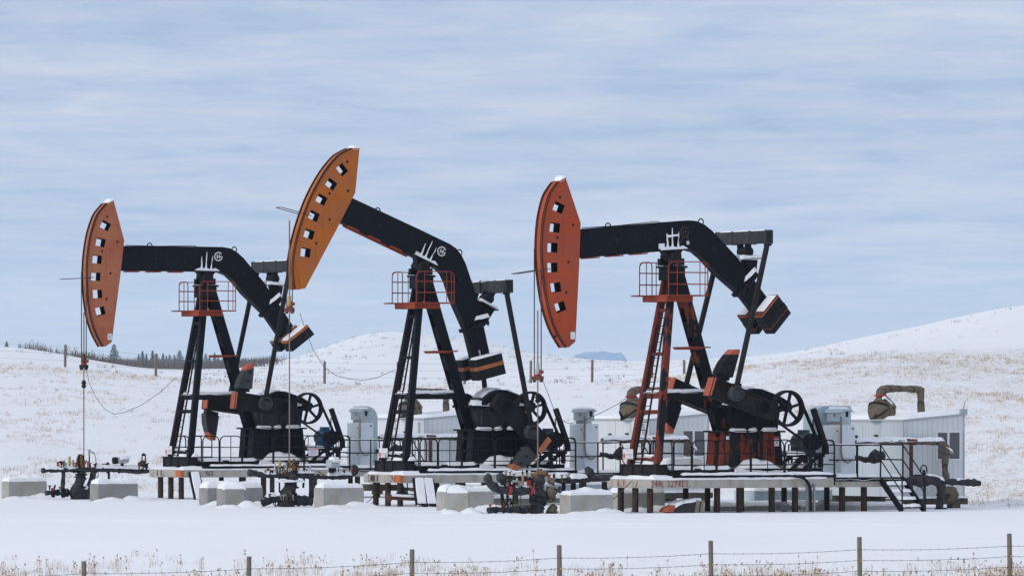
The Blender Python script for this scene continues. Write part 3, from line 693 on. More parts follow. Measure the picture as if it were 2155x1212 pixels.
    # --- samson post: two front legs, one rear, battens, ladder, work platform
    topz = PIV-0.28
    legs = {}
    for s, nm in ((-1, 'near'), (1, 'far')):
        e = MB(); p = Vector((-0.02, s*0.13, topz)); q = Vector((-0.90, s*0.80, 1.40)); legs[s] = (p, q)
        e.bar(p, q, 0.17, 0.20); e.build('front_leg', S['leg'] if s < 0 else (S['legred'] if key == 'c' else S['leg']), root, bevel=0.012)
    e = MB(); p = Vector((0.12, 0, topz)); q = Vector((1.66, 0, 2.40))
    d = (q-p).normalized()
    for v in (-0.15, 0.15): e.bar(p+Vector((0, v, 0)), q+Vector((0, v, 0)), 0.05, 0.33)
    e.bar(p+Vector((0.1, 0, 0)), q+Vector((0.1, 0, 0)), 0.28, 0.04)
    for k in (0.02, 0.16, 0.34, 0.52, 0.70, 0.87): e.bar(p.lerp(q, k)-Vector((.13, 0, 0)), p.lerp(q, min(1, k+0.095))-Vector((.13, 0, 0)), 0.27, 0.03)
    e.build('rear_leg', S['rear'], root, bevel=0.006)
    e = MB(); e.box(-0.24, 0.30, -0.32, 0.32, topz-0.42, topz-0.06); e.box(-0.3, 0.36, -0.36, 0.36, topz-0.06, topz); ph = e.build('post_head', 'chip_rear' if key == 'c' else 'blackdull', root, bevel=0.01)
    MB().snowbox(0.05, 0.34, -0.34, -0.1, topz, 0.09, 3).build('snow', 'snow', ph)
    def onleg(s, z): p, q = legs[s]; return p.lerp(q, (p.z-z)/(p.z-q.z))
    for zz, hh in ((5.9, 0.10), (4.62, 0.10), (3.42, 0.20), (2.93, 0.12), (1.58, 0.12)):
        p = onleg(-1, zz); q = onleg(1, zz); e = MB(); e.bar(p, q, hh, 0.16, (0, 0, 1)); br = e.build('cross_brace', S['brace'], root)
        if zz < 3.5 and zz > 1.5 and zz != 2.93:
            a = q.lerp(p, 0.15); bq = q.lerp(p, 0.85); MB().snow(a+Vector((-.07, 0, hh/2)), a+Vector((.07, 0, hh/2)), bq+Vector((.07, 0, hh/2)), bq+Vector((-.07, 0, hh/2)), 0.06, 2, 0.05).build('snow', 'snow', br)
    e = MB(); p = onleg(-1, 3.42)+Vector((0.1, 0.55, 0)); q = Vector((1.28, 0, 3.42)); p = Vector((onleg(-1, 3.42).x, -0.30, 3.42)); q.y = -0.05
    e.bar(p, q, 0.20, 0.14, (0, 0, 1)); st = e.build('post_strut', 'blackdull', root)
    MB().snow(p+Vector((.15, -.06, .10)), q+Vector((-.12, -.06, .10)), q+Vector((-.12, .06, .10)), p+Vector((.15, .06, .10)), 0.10, 6, 0.05).build('snow', 'snow', st)
    lad = MB()
    lp0, lp1 = Vector((-0.16, 0.02, topz-0.7)), Vector((-1.02, 0.20, 1.35)); w = Vector((0, 0.42, 0))
    lad.bar(lp0-w*0.5, lp1-w*0.5, 0.03, 0.05); lad.bar(lp0+w*0.5, lp1+w*0.5, 0.03, 0.05)
    for k in range(22):
        c = lp0.lerp(lp1, (k+0.5)/22); lad.tube([c-w*0.5, c+w*0.5], 0.011, 6)
    lad.build('ladder', 'blackrust', root)
    pz = L3(1410, 622, 0).z
    pf = un.thing  # (platform is a part of the pump)
    e = MB(); U0, Ur, V0 = -0.57, 0.55, 0.85
    for (x0, x1, y0, y1) in ((U0, Ur, -V0, -0.42), (U0, Ur, 0.42, V0), (U0, -0.34, -0.42, 0.42)): e.box(x0, x1, y0, y1, pz-0.03, pz+0.012)
    e.box(U0-.30, U0, 0.5, V0, pz-.03, pz+.01); e.box(Ur, Ur+.22, -V0, -V0+.25, pz-.03, pz+.01)
    wp = e.build('work_platform', 'rail_orange', root)
    e = MB()
    for (x0, x1, y0, y1) in ((U0+.02, Ur-.22, -V0+.14, -V0+.19), (U0+.02, Ur-.22, V0-.19, V0-.14), (U0+.02, U0+.07, -V0+.19, V0-.19)): e.box(x0, x1, y0, y1, pz-0.19, pz-0.03)
    e.build('platform_fascia', 'rail_orange', wp)
    def prail(mb, pts, h=0.97):
        for p in pts: mb.tube([p, p+Vector((0, 0, h))], 0.019, 6)
    rl = MB(); H = 0.97
    def run(p, q, posts):
        p = Vector(p); q = Vector(q); d = (q-p).normalized()
        rl.tube([p, p+Vector((0, 0, H-.12)), p+Vector((0, 0, H-.03))+d*.05, p+Vector((0, 0, H))+d*.14, q+Vector((0, 0, H))-d*.14, q+Vector((0, 0, H-.03))-d*.05, q+Vector((0, 0, H-.12)), q], 0.016, 6)
        for hh in (0.32, 0.66): rl.bar(p+Vector((0, 0, hh)), q+Vector((0, 0, hh)), 0.012, 0.034)
        for k in posts: m = p.lerp(q, k); rl.tube([m, m+Vector((0, 0, H))], 0.013, 6)
    run((U0, V0, pz), (U0, 0.12, pz), (0.55,)); run((U0, -V0, pz), (Ur+.2, -V0, pz), (0.22, 0.80, 0.93)); run((U0, V0, pz), (Ur, V0, pz), (0.5,))
    rl.build('platform_rail', 'rail_orange', wp)
    sp = L3(1465, 731, -0.2); e = MB(); e.box(sp.x-.42, sp.x+.25, -0.62, -0.12, sp.z-.02, sp.z+.02); e.box(sp.x-.32, sp.x+.05, 0.0, 0.62, sp.z-.02, sp.z+.02); e.box(sp.x-.3, sp.x+.0, -.58, .58, sp.z-.06, sp.z-.02)
    e.build('rest_step', 'rail_orange', root)
    # --- tail weights: a box on each side of the tail
    d = (BP(1626, 640, 0)-BP(1588, 588, 0)).normalized(); up = Matrix.Rotation(-R(7), 3, 'Y') @ Vector((-d.z, 0, d.x))
    if key != 'c': up = Matrix.Rotation(R(7), 3, 'Y') @ up
    hl_, hp = {'a': (.21, .49), 'b': (.33, .49), 'c': (.36, .42)}[key]
    cc = un.L(*{'a': (632, 711), 'b': (1032.4, 772), 'c': (1633.5, 661)}[key], -0.70); cc.y = 0
    for s in (-1, 1):
        y0, y1 = (-0.70, -0.19) if s < 0 else (0.19, 0.70)
        e = MB()
        def sect(l0, l1, grow=0.0): return [((cc+d*l0-up*(hp+grow)).x, (cc+d*l0-up*(hp+grow)).z), ((cc+d*l1-up*(hp+grow)).x, (cc+d*l1-up*(hp+grow)).z), ((cc+d*l1+up*(hp+grow)).x, (cc+d*l1+up*(hp+grow)).z), ((cc+d*l0+up*(hp+grow)).x, (cc+d*l0+up*(hp+grow)).z)]
        if key == 'c': bands = [(-hl_, -hl_+.035, 'rustred', .0), (-hl_+.04, -hl_+.075, 'orange', .012), (-hl_+.08, -.06, 'blackdull', 0), (-.055, .16, 'blackdull', .012), (.165, .175, 'burnt', .014), (.18, hl_, 'blackdull', 0)]
        elif key == 'a': bands = [(-hl_, -hl_+.10, 'burnt', 0), (-hl_+.105, 0.02, 'blackdull', 0), (0.025, hl_, 'blackdull', .01)]
        else: bands = [(-hl_, -.10, 'blackdull', 0), (-.095, .03, 'burnt', .003), (.035, hl_, 'blackdull', 0)]
        tw = None
        for k, (l0, l1, mt, gr) in enumerate(bands):
            m_ = MB().prism(sect(l0, l1, gr), y0-gr, y1+gr)
            if tw is None: tw = m_.build('tail_weight', mt, root, bevel=0.012)
            else: m_.build('weight_plate', mt, tw, bevel=0.01)
        e = MB(); a = cc-d*(hl_)-up*(hp-.04); bq = cc-d*(hl_)+up*(hp-.04)
        if key == 'c' and s < 0: a = a+up*0.12
        e.snow(a+Vector((0, y0+.03, 0.01)), bq+Vector((0, y0+.03, .01)), bq+Vector((0, y1-.02, .01)), a+Vector((0, y1-.02, .01)), 0.045, 8+s, 0.05, 0.01, 0.0); e.build('snow', 'snow', tw)
    if key == 'b':
        p = cc-d*0.55+Vector((0, -0.16, 0)); MB().tube([p, p+d*0.3], 0.03, 8).build('weight_bolt', 'lightgrey', root)
    # --- equalizer and pitmans
    ec = beamrel(1565.5, 501, 0); E = B(ec[0], ec[1], 0); HLF = 1.46 if key != 'b' else 1.30
    sk = {'a': 0, 'b': -0.06, 'c': 0}[key]
    e = MB(); e.bar((E.x+sk, -HLF, E.z), (E.x-sk, HLF, E.z), 0.37, 0.24, (0, 0, 1))
    for v in (-HLF+.04, HLF-.04, -0.5, 0.5): e.bar((E.x, v-.03, E.z), (E.x, v+.03, E.z), 0.41, 0.28, (0, 0, 1))
    eq = e.build('equalizer_bar', 'grey_black', root, bevel=0.015)
    MB().box(E.x-.10, E.x+.10, -HLF-.012, -HLF+.0, E.z-.15, E.z+.15).build('end_recess', 'void', eq)
    MB().snowbox(E.x-.1, E.x+.1, -HLF*.9, HLF*.9, E.z+.185, 0.03, 4).build('snow', 'snow', eq)
    e = MB(); bc = B(*beamrel(1568, 530, 0), 0); e.disc(bc, (0, 1, 0), 0.15, 0.5, 16)
    for v in (-.22, .22): e.bar((bc.x-.02, v, bc.z), (E.x, v, E.z-.1), 0.08, 0.20)
    p1 = B(*beamrel(1551, 545, 0), 0); p2 = B(*beamrel(1593, 544, 0), 0)
    e.bar(p1, p2, 0.62, 0.05); e.build('tail_bearing', 'blackdull', root, bevel=0.01)
    sn = MB(); sn.snow(p1+Vector((0, -.3, .03)), p2+Vector((0, -.3, .03)), p2+Vector((0, .3, .03)), p1+Vector((0, .3, .03)), 0.08, 3, 0.05, 0.03); sn.build('snow', 'snow', eq)
    e = MB(); f0 = [B(*beamrel(x, y, 0), 0) for x, y in ((1562, 547), (1590, 547), (1585, 590), (1571, 572))]
    e.prism([(q.x, q.z) for q in f0], -0.14, 0.14); e.build('bearing_stand', 'black', root, bevel=0.01)
    # cranks
    Sh = Vector((L3(1606, 857, -1.3).x, 0, L3(1606, 857, -1.3).z)); th = R(S['crank'])
    ca = Vector((-math.cos(th), 0, math.sin(th))) if key != 'b' else Vector((math.cos(R(42.2)), 0, -math.sin(R(42.2))))
    cu = Vector((-ca.z, 0, ca.x)); cu = -cu if (ca.cross(Vector((0, 1, 0)))-cu).length < 1e-6 else cu
    # b axis: the "upper" side when the crank points to the head end
    t3 = R(19.3); a3 = Vector((-math.cos(t3), 0, math.sin(t3))); b3 = Vector((math.sin(t3), 0, math.cos(t3)))
    ang = math.atan2(ca.z, ca.x)-math.atan2(a3.z, a3.x)
    cu = Vector((b3.x*math.cos(ang)-b3.z*math.sin(ang), 0, b3.x*math.sin(ang)+b3.z*math.cos(ang)))
    S3 = L3(1606, 857, -1.34)
    def crel(px, py):
        p = L3(px, py, -1.34); r = Vector((p.x-S3.x, 0, p.z-S3.z)); return (r.dot(a3), r.dot(b3))
    ARM = [crel(*p) for p in ((1504, 794), (1493, 832), (1613, 880.5), (1629, 881), (1634, 849), (1560, 819))]
    BLADE = [crel(*p) for p in ((1508, 784), (1538.5, 794.7), (1547, 765), (1554, 737), (1552, 735), (1541, 735), (1531, 746), (1518, 763))]
    BORE = [crel(*p) for p in ((1508, 793), (1534, 801), (1536, 790), (1510, 780))]
    nb = len(BLADE)
    for s in (-1, 1):
        def CP(a, b): q = Sh+ca*a+cu*b; return (q.x, q.z)
        mir = 1 if s < 0 else -1
        e = MB(); y0, y1 = (-1.34, -1.0) if s < 0 else (1.0, 1.34)
        e.prism([CP(a, b) for a, b in ARM], y0, y1); 
        for rr_, hh in ((0.25, 0.40), (0.30, 0.30)): e.tube([(Sh.x, y0-.03, Sh.z), (Sh.x, y1+.03, Sh.z)], rr_*.8, 20)
        cr = e.build('crank', 'blackdull' if key != 'c' else 'blackrust', root, bevel=0.012)
        ribs = MB(); inn = [(a*0.93+.02, b*0.80) for a, b in ARM]
        for (pa, pb) in zip(ARM, ARM[1:]+ARM[:1]):
            q0, q1 = CP(*pa), CP(*pb); yy = y0 if s < 0 else y1
            ribs.bar((q0[0], yy, q0[1]), (q1[0], yy, q1[1]), 0.05, 0.06)
        ribs.build('crank_rim', 'blackdull', cr)
        h0 = CP(*ARM[0]); h1 = CP(*ARM[1]); e = MB(); m0 = Vector((h0[0], 0, h0[1])); m1 = Vector((h1[0], 0, h1[1]))
        e.prism([CP(ARM[0][0]+.02, ARM[0][1]), CP(ARM[1][0]+.02, ARM[1][1]), CP(ARM[1][0]-(.17 if key == 'b' else .02), ARM[1][1]-.004), CP(ARM[0][0]-(.17 if key == 'b' else .02), ARM[0][1]+.004)], y0-.055, y1+.055)
        e.build('head_cap', S['edge'], cr, bevel=0.01)
        bl = [(a, b*mir) for a, b in BLADE]; bo = [(a, b*mir) for a, b in BORE]
        yb0, yb1 = (y0-.08, y1-.02) if s < 0 else (y0+.02, y1+.08)
        lo = [bl[0], bl[1], bl[2], bl[6], bl[7]]
        # split the blade into body and painted tip
        tipa = [bl[6], ((bl[2][0]+bl[3][0]*2)/3, (bl[2][1]+bl[3][1]*2)/3), bl[3], bl[4], bl[5]]
        e = MB(); e.prism([CP(*p) for p in (bl[0], bl[1], tipa[1], bl[6], bl[7])], yb0, yb1); cw = e.build('counterweight', 'grey_black' if key != 'c' else 'blackdull', cr, bevel=0.015)
        e = MB(); e.prism([CP(*p) for p in tipa], yb0+.002, yb1-.002)
        # second-level child of the crank: the painted tip is a sub-part beside the weight
        e.build('weight_tip', S['edge'], cr, bevel=0.015)
        e = MB(); e.prism([CP(*p) for p in bo], y0+.02, y1-.04); e.build('weight_bracket', 'blackdull', cr)
        e = MB()
        for k, (fa, fb) in enumerate(((0.35, .5), (0.75, .62))):
            q0 = Vector(bl[1]).lerp(Vector(bl[3]), fa); q1 = Vector(bl[0]).lerp(Vector(bl[6]), fa); q = q0.lerp(q1, .42); c = CP(*q)
            MB().disc((c[0], yb0 if s < 0 else yb1, c[1]), (0, 1, 0), 0.06, 0.02, 12).build('bolt_bore', 'void', cr)
        for a in (0.62, 0.92): c = CP(a, -0.03); MB().disc((c[0], y0 if s < 0 else y1, c[1]), (0, 1, 0), 0.06, 0.02, 12).build('bolt_bore', 'void', cr)
        e = MB(); rb = random.Random(4+s)
        for k in range(9):
            a = rb.uniform(1.25, 1.62); b = rb.uniform(.02, .30)*mir; c = CP(a, b); e.box(c[0]-.04, c[0]+.04, (y0-.06) if s < 0 else y1, y0 if s < 0 else (y1+.06), c[1]-.03, c[1]+.03)
        e.build('weight_clamps', 'blackrust', cr)
        # wrist pin bearing and pitman
        a_, b_ = crel(1542, 828); k = S['pinr']/math.hypot(a_, b_)
        pin = CP(a_*k, b_*k); yp = y0-.14 if s < 0 else y1+.14
        e = MB(); e.disc((pin[0], yp+(.05 if s < 0 else -.05), pin[1]), (0, 1, 0), 0.225, 0.30, 24); e.ring((pin[0], yp-.1*mir, pin[1]), (0, 1, 0), 0.20, 0.03, 24, 6)
        for q in range(8): e.disc((pin[0]+.15*math.cos(q*.785), yp-.11*mir, pin[1]+.15*math.sin(q*.785)), (0, 1, 0), 0.02, 0.05, 6)
        wb = e.build('wrist_pin_bearing', 'grey_black', cr)
        sn = MB(); sn.snow((pin[0]-.15, yp-.08, pin[1]+.19), (pin[0]+.12, yp-.08, pin[1]+.2), (pin[0]+.12, yp+.08, pin[1]+.2), (pin[0]-.15, yp+.08, pin[1]+.19), 0.04, 3, 0.05, 0.07); sn.build('snow', 'snow', cr)
        tp = Vector((E.x+sk*mir, s*(HLF-.10), E.z-.16)); e = MB(); bt = Vector((pin[0], yp, pin[1]+.12))
        e.tube([tp, tp.lerp(bt, .5), bt], 0.083, 10); e.box(pin[0]-.13, pin[0]+.13, yp-.1, yp+.1, pin[1]+.08, pin[1]+.30)
        e.box(tp.x-.09, tp.x+.09, tp.y-.08, tp.y+.08, tp.z-.1, tp.z+.02)
        e.build('pitman', 'blackrust' if key == 'c' else 'blackdull', root)
    # --- gear reducer on its pedestal
    g0 = L3(1600, 855, -0.45).z
    e = MB(); e.prism([(1.62, g0), (1.80, 2.38), (3.38, 2.38), (3.48, g0)], -0.44, 0.44)
    for x in (1.9, 2.62, 3.2): e.prism([(x-.05, g0), (x-.03, 2.38), (x+.03, 2.38), (x+.05, g0)], -0.52, -0.44)
    gb = e.build('gear_reducer', 'grey_black' if key != 'c' else 'blackdull', root, bevel=0.02)
    e = MB(); e.box(1.42, 3.56, -0.62, 0.62, g0-.04, g0+.05); e.build('case_flange', 'blackdull', gb, bevel=0.01)
    D0 = 885
    def g2(px, py): q = U2.L(px, py, -0.35); return (q.x, q.z)
    dome = [g2(*p) for p in ((1005, 858), (1006, 847.5), (1016, 836), (1031, 824.5), (1045, 819.5), (1059, 821), (1092, 833), (1119, 848), (1121, 858))]
    inner = [g2(*p) for p in ((1016, 858), (1018, 851), (1025, 843), (1035, 835), (1045, 831.5), (1056, 833), (1088, 845), (1108, 855), (1109, 858))]
    e = MB(); e.prism(dome, -0.30, 0.42); dm = e.build('gear_cover', 'grey_black', gb, bevel=0.03)
    e = MB()
    for i in range(len(dome)-1): e.prism([dome[i], dome[i+1], inner[i+1], inner[i]], -0.62, -0.30)
    e.build('gear_guard', 'black', gb, bevel=0.015)
    e = MB()
    for i in range(2, 5):
        a, c = dome[i], dome[i+1]; e.snow((a[0], -0.30, a[1]+.01), (c[0], -0.30, c[1]+.01), (c[0], 0.40, c[1]+.01), (a[0], 0.40, a[1]+.01), 0.06, i+3, 0.06, 0.02, 0.01)
    for i in (5, 6):
        a, c = dome[i], dome[i+1]; e.snow((a[0]+.1, -0.5, a[1]), (c[0], -0.5, c[1]+.0), (c[0], 0.40, c[1]+.0), (a[0], 0.40, a[1]+.01), 0.05, i+3, 0.06, 0.02, 0.01)
    e.snowbox(1.5, 2.2, -0.61, -0.3, g0+.05, 0.16 if key == 'b' else .08, 31); e.snowbox(2.75, 3.4, -0.61, -0.3, g0+.05, 0.12, 32)
    e.build('snow', 'snow', gb)
    for v in (.0,): 
        e = MB(); e.tube([(Sh.x, -1.05, Sh.z), (Sh.x, 1.05, Sh.z)], 0.15, 16); e.build('crank_shaft', 'blackdull', gb)
    # pedestal
    e = MB(); 
    arch = [(3.50, 1.36), (3.40, 2.33), (1.58, 2.33), (1.50, 1.33), (1.95, 1.33), (2.15, 1.52), (2.55, 1.62), (2.95, 1.52), (3.10, 1.36)]
    e.prism(arch, -0.56, -0.50); e.prism(arch, 0.50, 0.56)
    e.prism([(1.58, 2.33), (1.50, 1.33), (1.56, 1.33), (1.64, 2.33)], -0.50, -0.12); e.prism([(1.58, 2.33), (1.50, 1.33), (1.56, 1.33), (1.64, 2.33)], 0.12, 0.50)
    for z0 in (1.75, 2.2): e.box(1.50, 1.60, -0.13, 0.13, z0-.10, z0)
    e.prism([(3.34, 2.33), (3.44, 1.36), (3.5, 1.36), (3.40, 2.33)], -0.50, 0.50)
    for x in (2.2, 2.62, 3.02): e.bar((x, -0.60, 1.62), (x, -0.60, 2.33), 0.08, 0.03)
    pd_ = e.build('gear_pedestal', S['base'], root, bevel=0.008)
    MB().box(1.46, 3.52, -0.64, 0.64, 2.33, 2.385).build('pedestal_cap', 'blackrust' if key == 'c' else 'blackdull', pd_, bevel=0.006)
    e = MB(); e.snowbox(1.65, 2.25, -0.63, -0.45, 2.385, 0.06, 11); e.snowbox(2.3, 2.6, -0.63, -0.45, 2.385, 0.09, 12); e.snowbox(2.75, 3.3, -0.63, -0.45, 2.385, 0.08, 13); e.build('snow', 'snow', pd_)
    if key == 'c':
        q = L3(1634.5, 929, -0.57); st = MB().box(q.x-.075, q.x+.075, -0.575, -0.56, q.z-.13, q.z+.15).build('warning_label', 'signwhite', pd_)
        e = MB(); e.box(q.x-.075, q.x+.075, -0.580, -0.575, q.z+.08, q.z+.15); e.build('label_band', 'signred', pd_)
        e = MB(); e.bar((q.x-.03, -.578, q.z+.04), (q.x+.03, -.578, q.z+.04), .004, .02); e.bar((q.x+.03, -.578, q.z+.04), (q.x-.01, -.578, q.z-.03), .004, .02); e.bar((q.x-.01, -.578, q.z-.03), (q.x+.03, -.578, q.z-.08), .004, .02); e.ball((q.x+.01, -.578, q.z+.055), (.018, .004, .018), 1, 0)
        e.build('label_figure', 'void', pd_)
        q = L3(1532, 921, -0.6); MB().box(q.x-.035, q.x+.035, -.61, -.56, q.z-.05, q.z+.05).build('sticker', 'signwhite', pd_)
    # belt pulley, belt, motor
    pu = L3(1656.5, 859, -0.95); pr = 0.53
    e = MB(); e.ring(pu, (0, 1, 0), pr-.03, 0.035, 44, w=0.22); e.disc(pu, (0, 1, 0), 0.10, 0.26, 16)
    for k in range(6):
        t = k*math.pi/3+0.28; d = Vector((math.cos(t), 0, math.sin(t))); e.bar(pu+d*.08, pu+d*(pr-.04), 0.07, 0.075)
    e.tube([pu, (pu.x, -0.4, pu.z)], 0.07, 12)
    e.build('belt_pulley', 'blackdull', root)
    mo = L3(1712, 930, -0.95); mr = 0.15
    dv = Vector((mo.x-pu.x, 0, mo.z-pu.z)); pn = Vector((-dv.z, 0, dv.x)).normalized(); e = MB()
    for sg in (-1, 1): e.bar(pu+pn*sg*pr, mo+pn*sg*mr, 0.16, 0.03)
    e.build('drive_belt', 'blackdull', root)
    e = MB(); e.disc(mo, (0, 1, 0), 0.24, 0.20, 20); e.ball((mo.x, -.82, mo.z+.02), (.24, .2, .24), 4, .02); e.build('motor_sheave', 'black', root)
    e = MB(); e.tube([(mo.x, -0.72, mo.z), (mo.x, -0.70, mo.z), (mo.x, -0.05, mo.z), (mo.x, 0.02, mo.z)], [0.16, 0.26, 0.26, 0.2], 20); e.box(mo.x-.22, mo.x+.22, -.65, -.1, mo.z-.31, mo.z-.2)
    e.box(mo.x-.12, mo.x+.14, -.5, -.25, mo.z+.22, mo.z+.36)
    for k in range(14): t = k/14*2*math.pi; e.bar((mo.x+.26*math.cos(t), -.66, mo.z+.26*math.sin(t)), (mo.x+.26*math.cos(t), -.1, mo.z+.26*math.sin(t)), .03, .02, (math.cos(t), 0, math.sin(t)))
    mt = e.build('motor', S['motor'], root)
    bz = mo.z-.34; e = MB()
    e.box(mo.x-.95, mo.x+.38, -0.98, -0.85, bz-.10, bz); e.box(mo.x-.95, mo.x+.38, -0.10, 0.05, bz-.10, bz)
    for y in (-.9, -.03):
        e.bar((mo.x+.28, y, bz-.05), (mo.x+.28, y, 1.30), .10, .12); e.bar((mo.x-.72, y, 1.26), (mo.x-.20, y, bz-.06), .08, .09); e.bar((mo.x-.30, y, 1.26), (mo.x+.22, y, bz-.06), .08, .09)
    ms = e.build('motor_base', 'blackdull', root)
    e = MB(); e.snowbox(mo.x-.93, mo.x-.25, -0.98, -0.85, bz, 0.08, 5); e.snowbox(mo.x-.6, mo.x+.3, -0.10, .05, bz, 0.08, 6); e.build('snow', 'snow', ms)
    q0, q1 = L3(1711.5, 860, -1.05), L3(1737.5, 940, -1.05); q2 = Vector((q1.x, q1.y, bz-.02)); e = MB()
    e.bar(q0, q1, 0.16, 0.13); e.bar(q1+Vector((0, 0, .04)), q2, 0.16, 0.13); e.tube([L3(1711, 882, -1.05), L3(1711, 958, -1.05)], 0.02, 6); e.build('belt_guard_post', 'blackdull', root)
    # --- skid: long beams, cross beams, footing of the legs, snow lodged on it
    e = MB()
    for v in (-0.82, 0.82):
        e.box(-0.85, 4.62, v-.10, v+.10, DECK, DECK+.30); 
    for x in (-0.4, 0.6, 1.5, 2.5, 3.5, 4.5): e.box(x-.08, x+.08, -0.715, 0.715, DECK+.02, DECK+.26)
    sk_ = e.build('skid', 'black' if key != 'c' else 'blackrust', root, bevel=0.008)
    e = MB(); e.box(-1.07, -0.72, -1.05, 1.05, DECK+.01, DECK+.40); e.box(-1.12, -0.68, -1.09, 1.09, DECK+.40, DECK+.43)
    for v in (-1.0, -.2, .4, 1.0): e.box(-1.10, -1.07, v-.03, v+.03, DECK+.01, DECK+.40)
    fb = e.build('leg_footing', 'blackdull' if key != 'c' else 'blackrust', root, bevel=0.006)
    e = MB(); e.snowbox(-1.0, -0.72, -.62, .45, DECK+.43, .10, 9); e.snowbox(-.95, -.66, -1.06, -.98, DECK+.43, .2, 10); e.build('snow', 'snow', fb)
    e = MB()
    e.snowbox(-0.62, 1.55, -0.72, 0.72, DECK+.20, 0.14, 14, res=.12); e.snowbox(1.55, 3.5, -1.02, 0.72, DECK+.14, 0.12, 15, res=.1, drip=.04)
    e.snowbox(-.6, .3, -0.93, -.72, DECK+.30, .08, 16); e.snowbox(.5, 1.5, -0.93, -.72, DECK+.30, .06, 17); e.snowbox(3.55, 4.3, -0.9, .5, DECK+.28, .14, 18)
    e.snowbox(1.9, 3.2, -.95, .2, 1.28, .33, 19, res=.08, drip=0, dome=True)
    e.build('skid_snow', 'snow', root)
    return root, ut
tips = {}
for k in ('a', 'b', 'c'): tips[k] = build_pump(k)
# ------------------------------------------------------------------ concrete decks on steel piles
WHICH = {'a': 'farthest', 'b': 'middle', 'c': 'nearest'}
UN = {'a': U1, 'b': U2, 'c': U3}
HEADC = {'a': 'red orange headed', 'b': 'bright orange headed', 'c': 'peeling red legged'}
END = L3(1902, 1015, -1.3).x
VE = 1.30
STROKES = {'2': [[(0, .8), (.2, 1), (.5, .95), (.55, .7), (0, 0), (.6, .05)]], '4': [[(.4, 0), (.45, 1), (0, .35), (.65, .38)]], 'L': [[(0, 1), (.05, 0), (.5, .05)]],
           '3': [[(0, .95), (.45, .95), (.2, .55), (.5, .3), (.3, 0), (0, .1)]], "'": [[(.05, 1.05), (0, .8)]], 'P': [[(0, 0), (.05, 1), (.45, .9), (.4, .55), (.05, .5)]],
           'R': [[(0, 0), (.05, 1), (.45, .9), (.4, .6), (.05, .5), (.5, 0)]], 'E': [[(.5, 1), (0, .95), (0, 0), (.5, .05)], [(0, .5), (.4, .52)]],
           'S': [[(.5, .9), (.2, 1), (.05, .7), (.45, .4), (.3, 0), (0, .1)]], ',': [[(.05, .1), (0, -.15)]], '9': [[(.5, .7), (.2, .5), (0, .8), (.3, 1), (.5, .8), (.45, 0)]],
           '6': [[(.5, 1), (.1, .6), (0, .2), (.3, 0), (.5, .25), (.1, .4)]], 'C': [[(.5, .85), (.25, 1), (0, .6), (.1, .1), (.5, .1)]], 'm': [[(0, 0), (.1, .9), (.2, .2), (.35, 1), (.45, .2), (.6, .9), (.65, 0)]],
           'M': [[(0, 0), (.05, 1), (.3, .4), (.55, 1), (.6, 0)]]}
def spray(mb, text, p, right, up, h, w=0.022):
    """freehand spray lettering as flat ribbons a few millimetres proud of the concrete"""
    p = Vector(p); right = Vector(right); up = Vector(up); x = 0; nrm = right.cross(up).normalized()
    for ch in text:
        if ch == ' ': x += .55*h; continue
        for st in STROKES[ch]:
            for a, b in zip(st[:-1], st[1:]):
                A = p+right*(x+a[0]*h*.8)+up*a[1]*h; B_ = p+right*(x+b[0]*h*.8)+up*b[1]*h
                mb.bar(A, B_, 0.006, w, nrm)
        x += {'L': .55, "'": .22, ',': .3, 'm': .85}.get(ch, .68)*h
def hoop(mb, p, q, h, r=0.02, rc=0.17):
    p = Vector(p); q = Vector(q); d = (q-p); L_ = d.length; d = d/L_; z = Vector((0, 0, 1)); rc = min(rc, L_*.45)
    pts = [p]
    for k in range(5): t = k/4*math.pi/2; pts.append(p+d*rc*(1-math.cos(t))+z*(h-rc+rc*math.sin(t)))
    for k in range(5): t = k/4*math.pi/2; pts.append(q-d*rc*(1-math.sin(t))+z*(h-rc+rc*math.cos(t)))
    pts.append(q); mb.tube(pts, r, 6, False)
    for f in (0.28, 0.62): mb.tube([p+z*h*f, q+z*h*f], r*.8, 5, False)
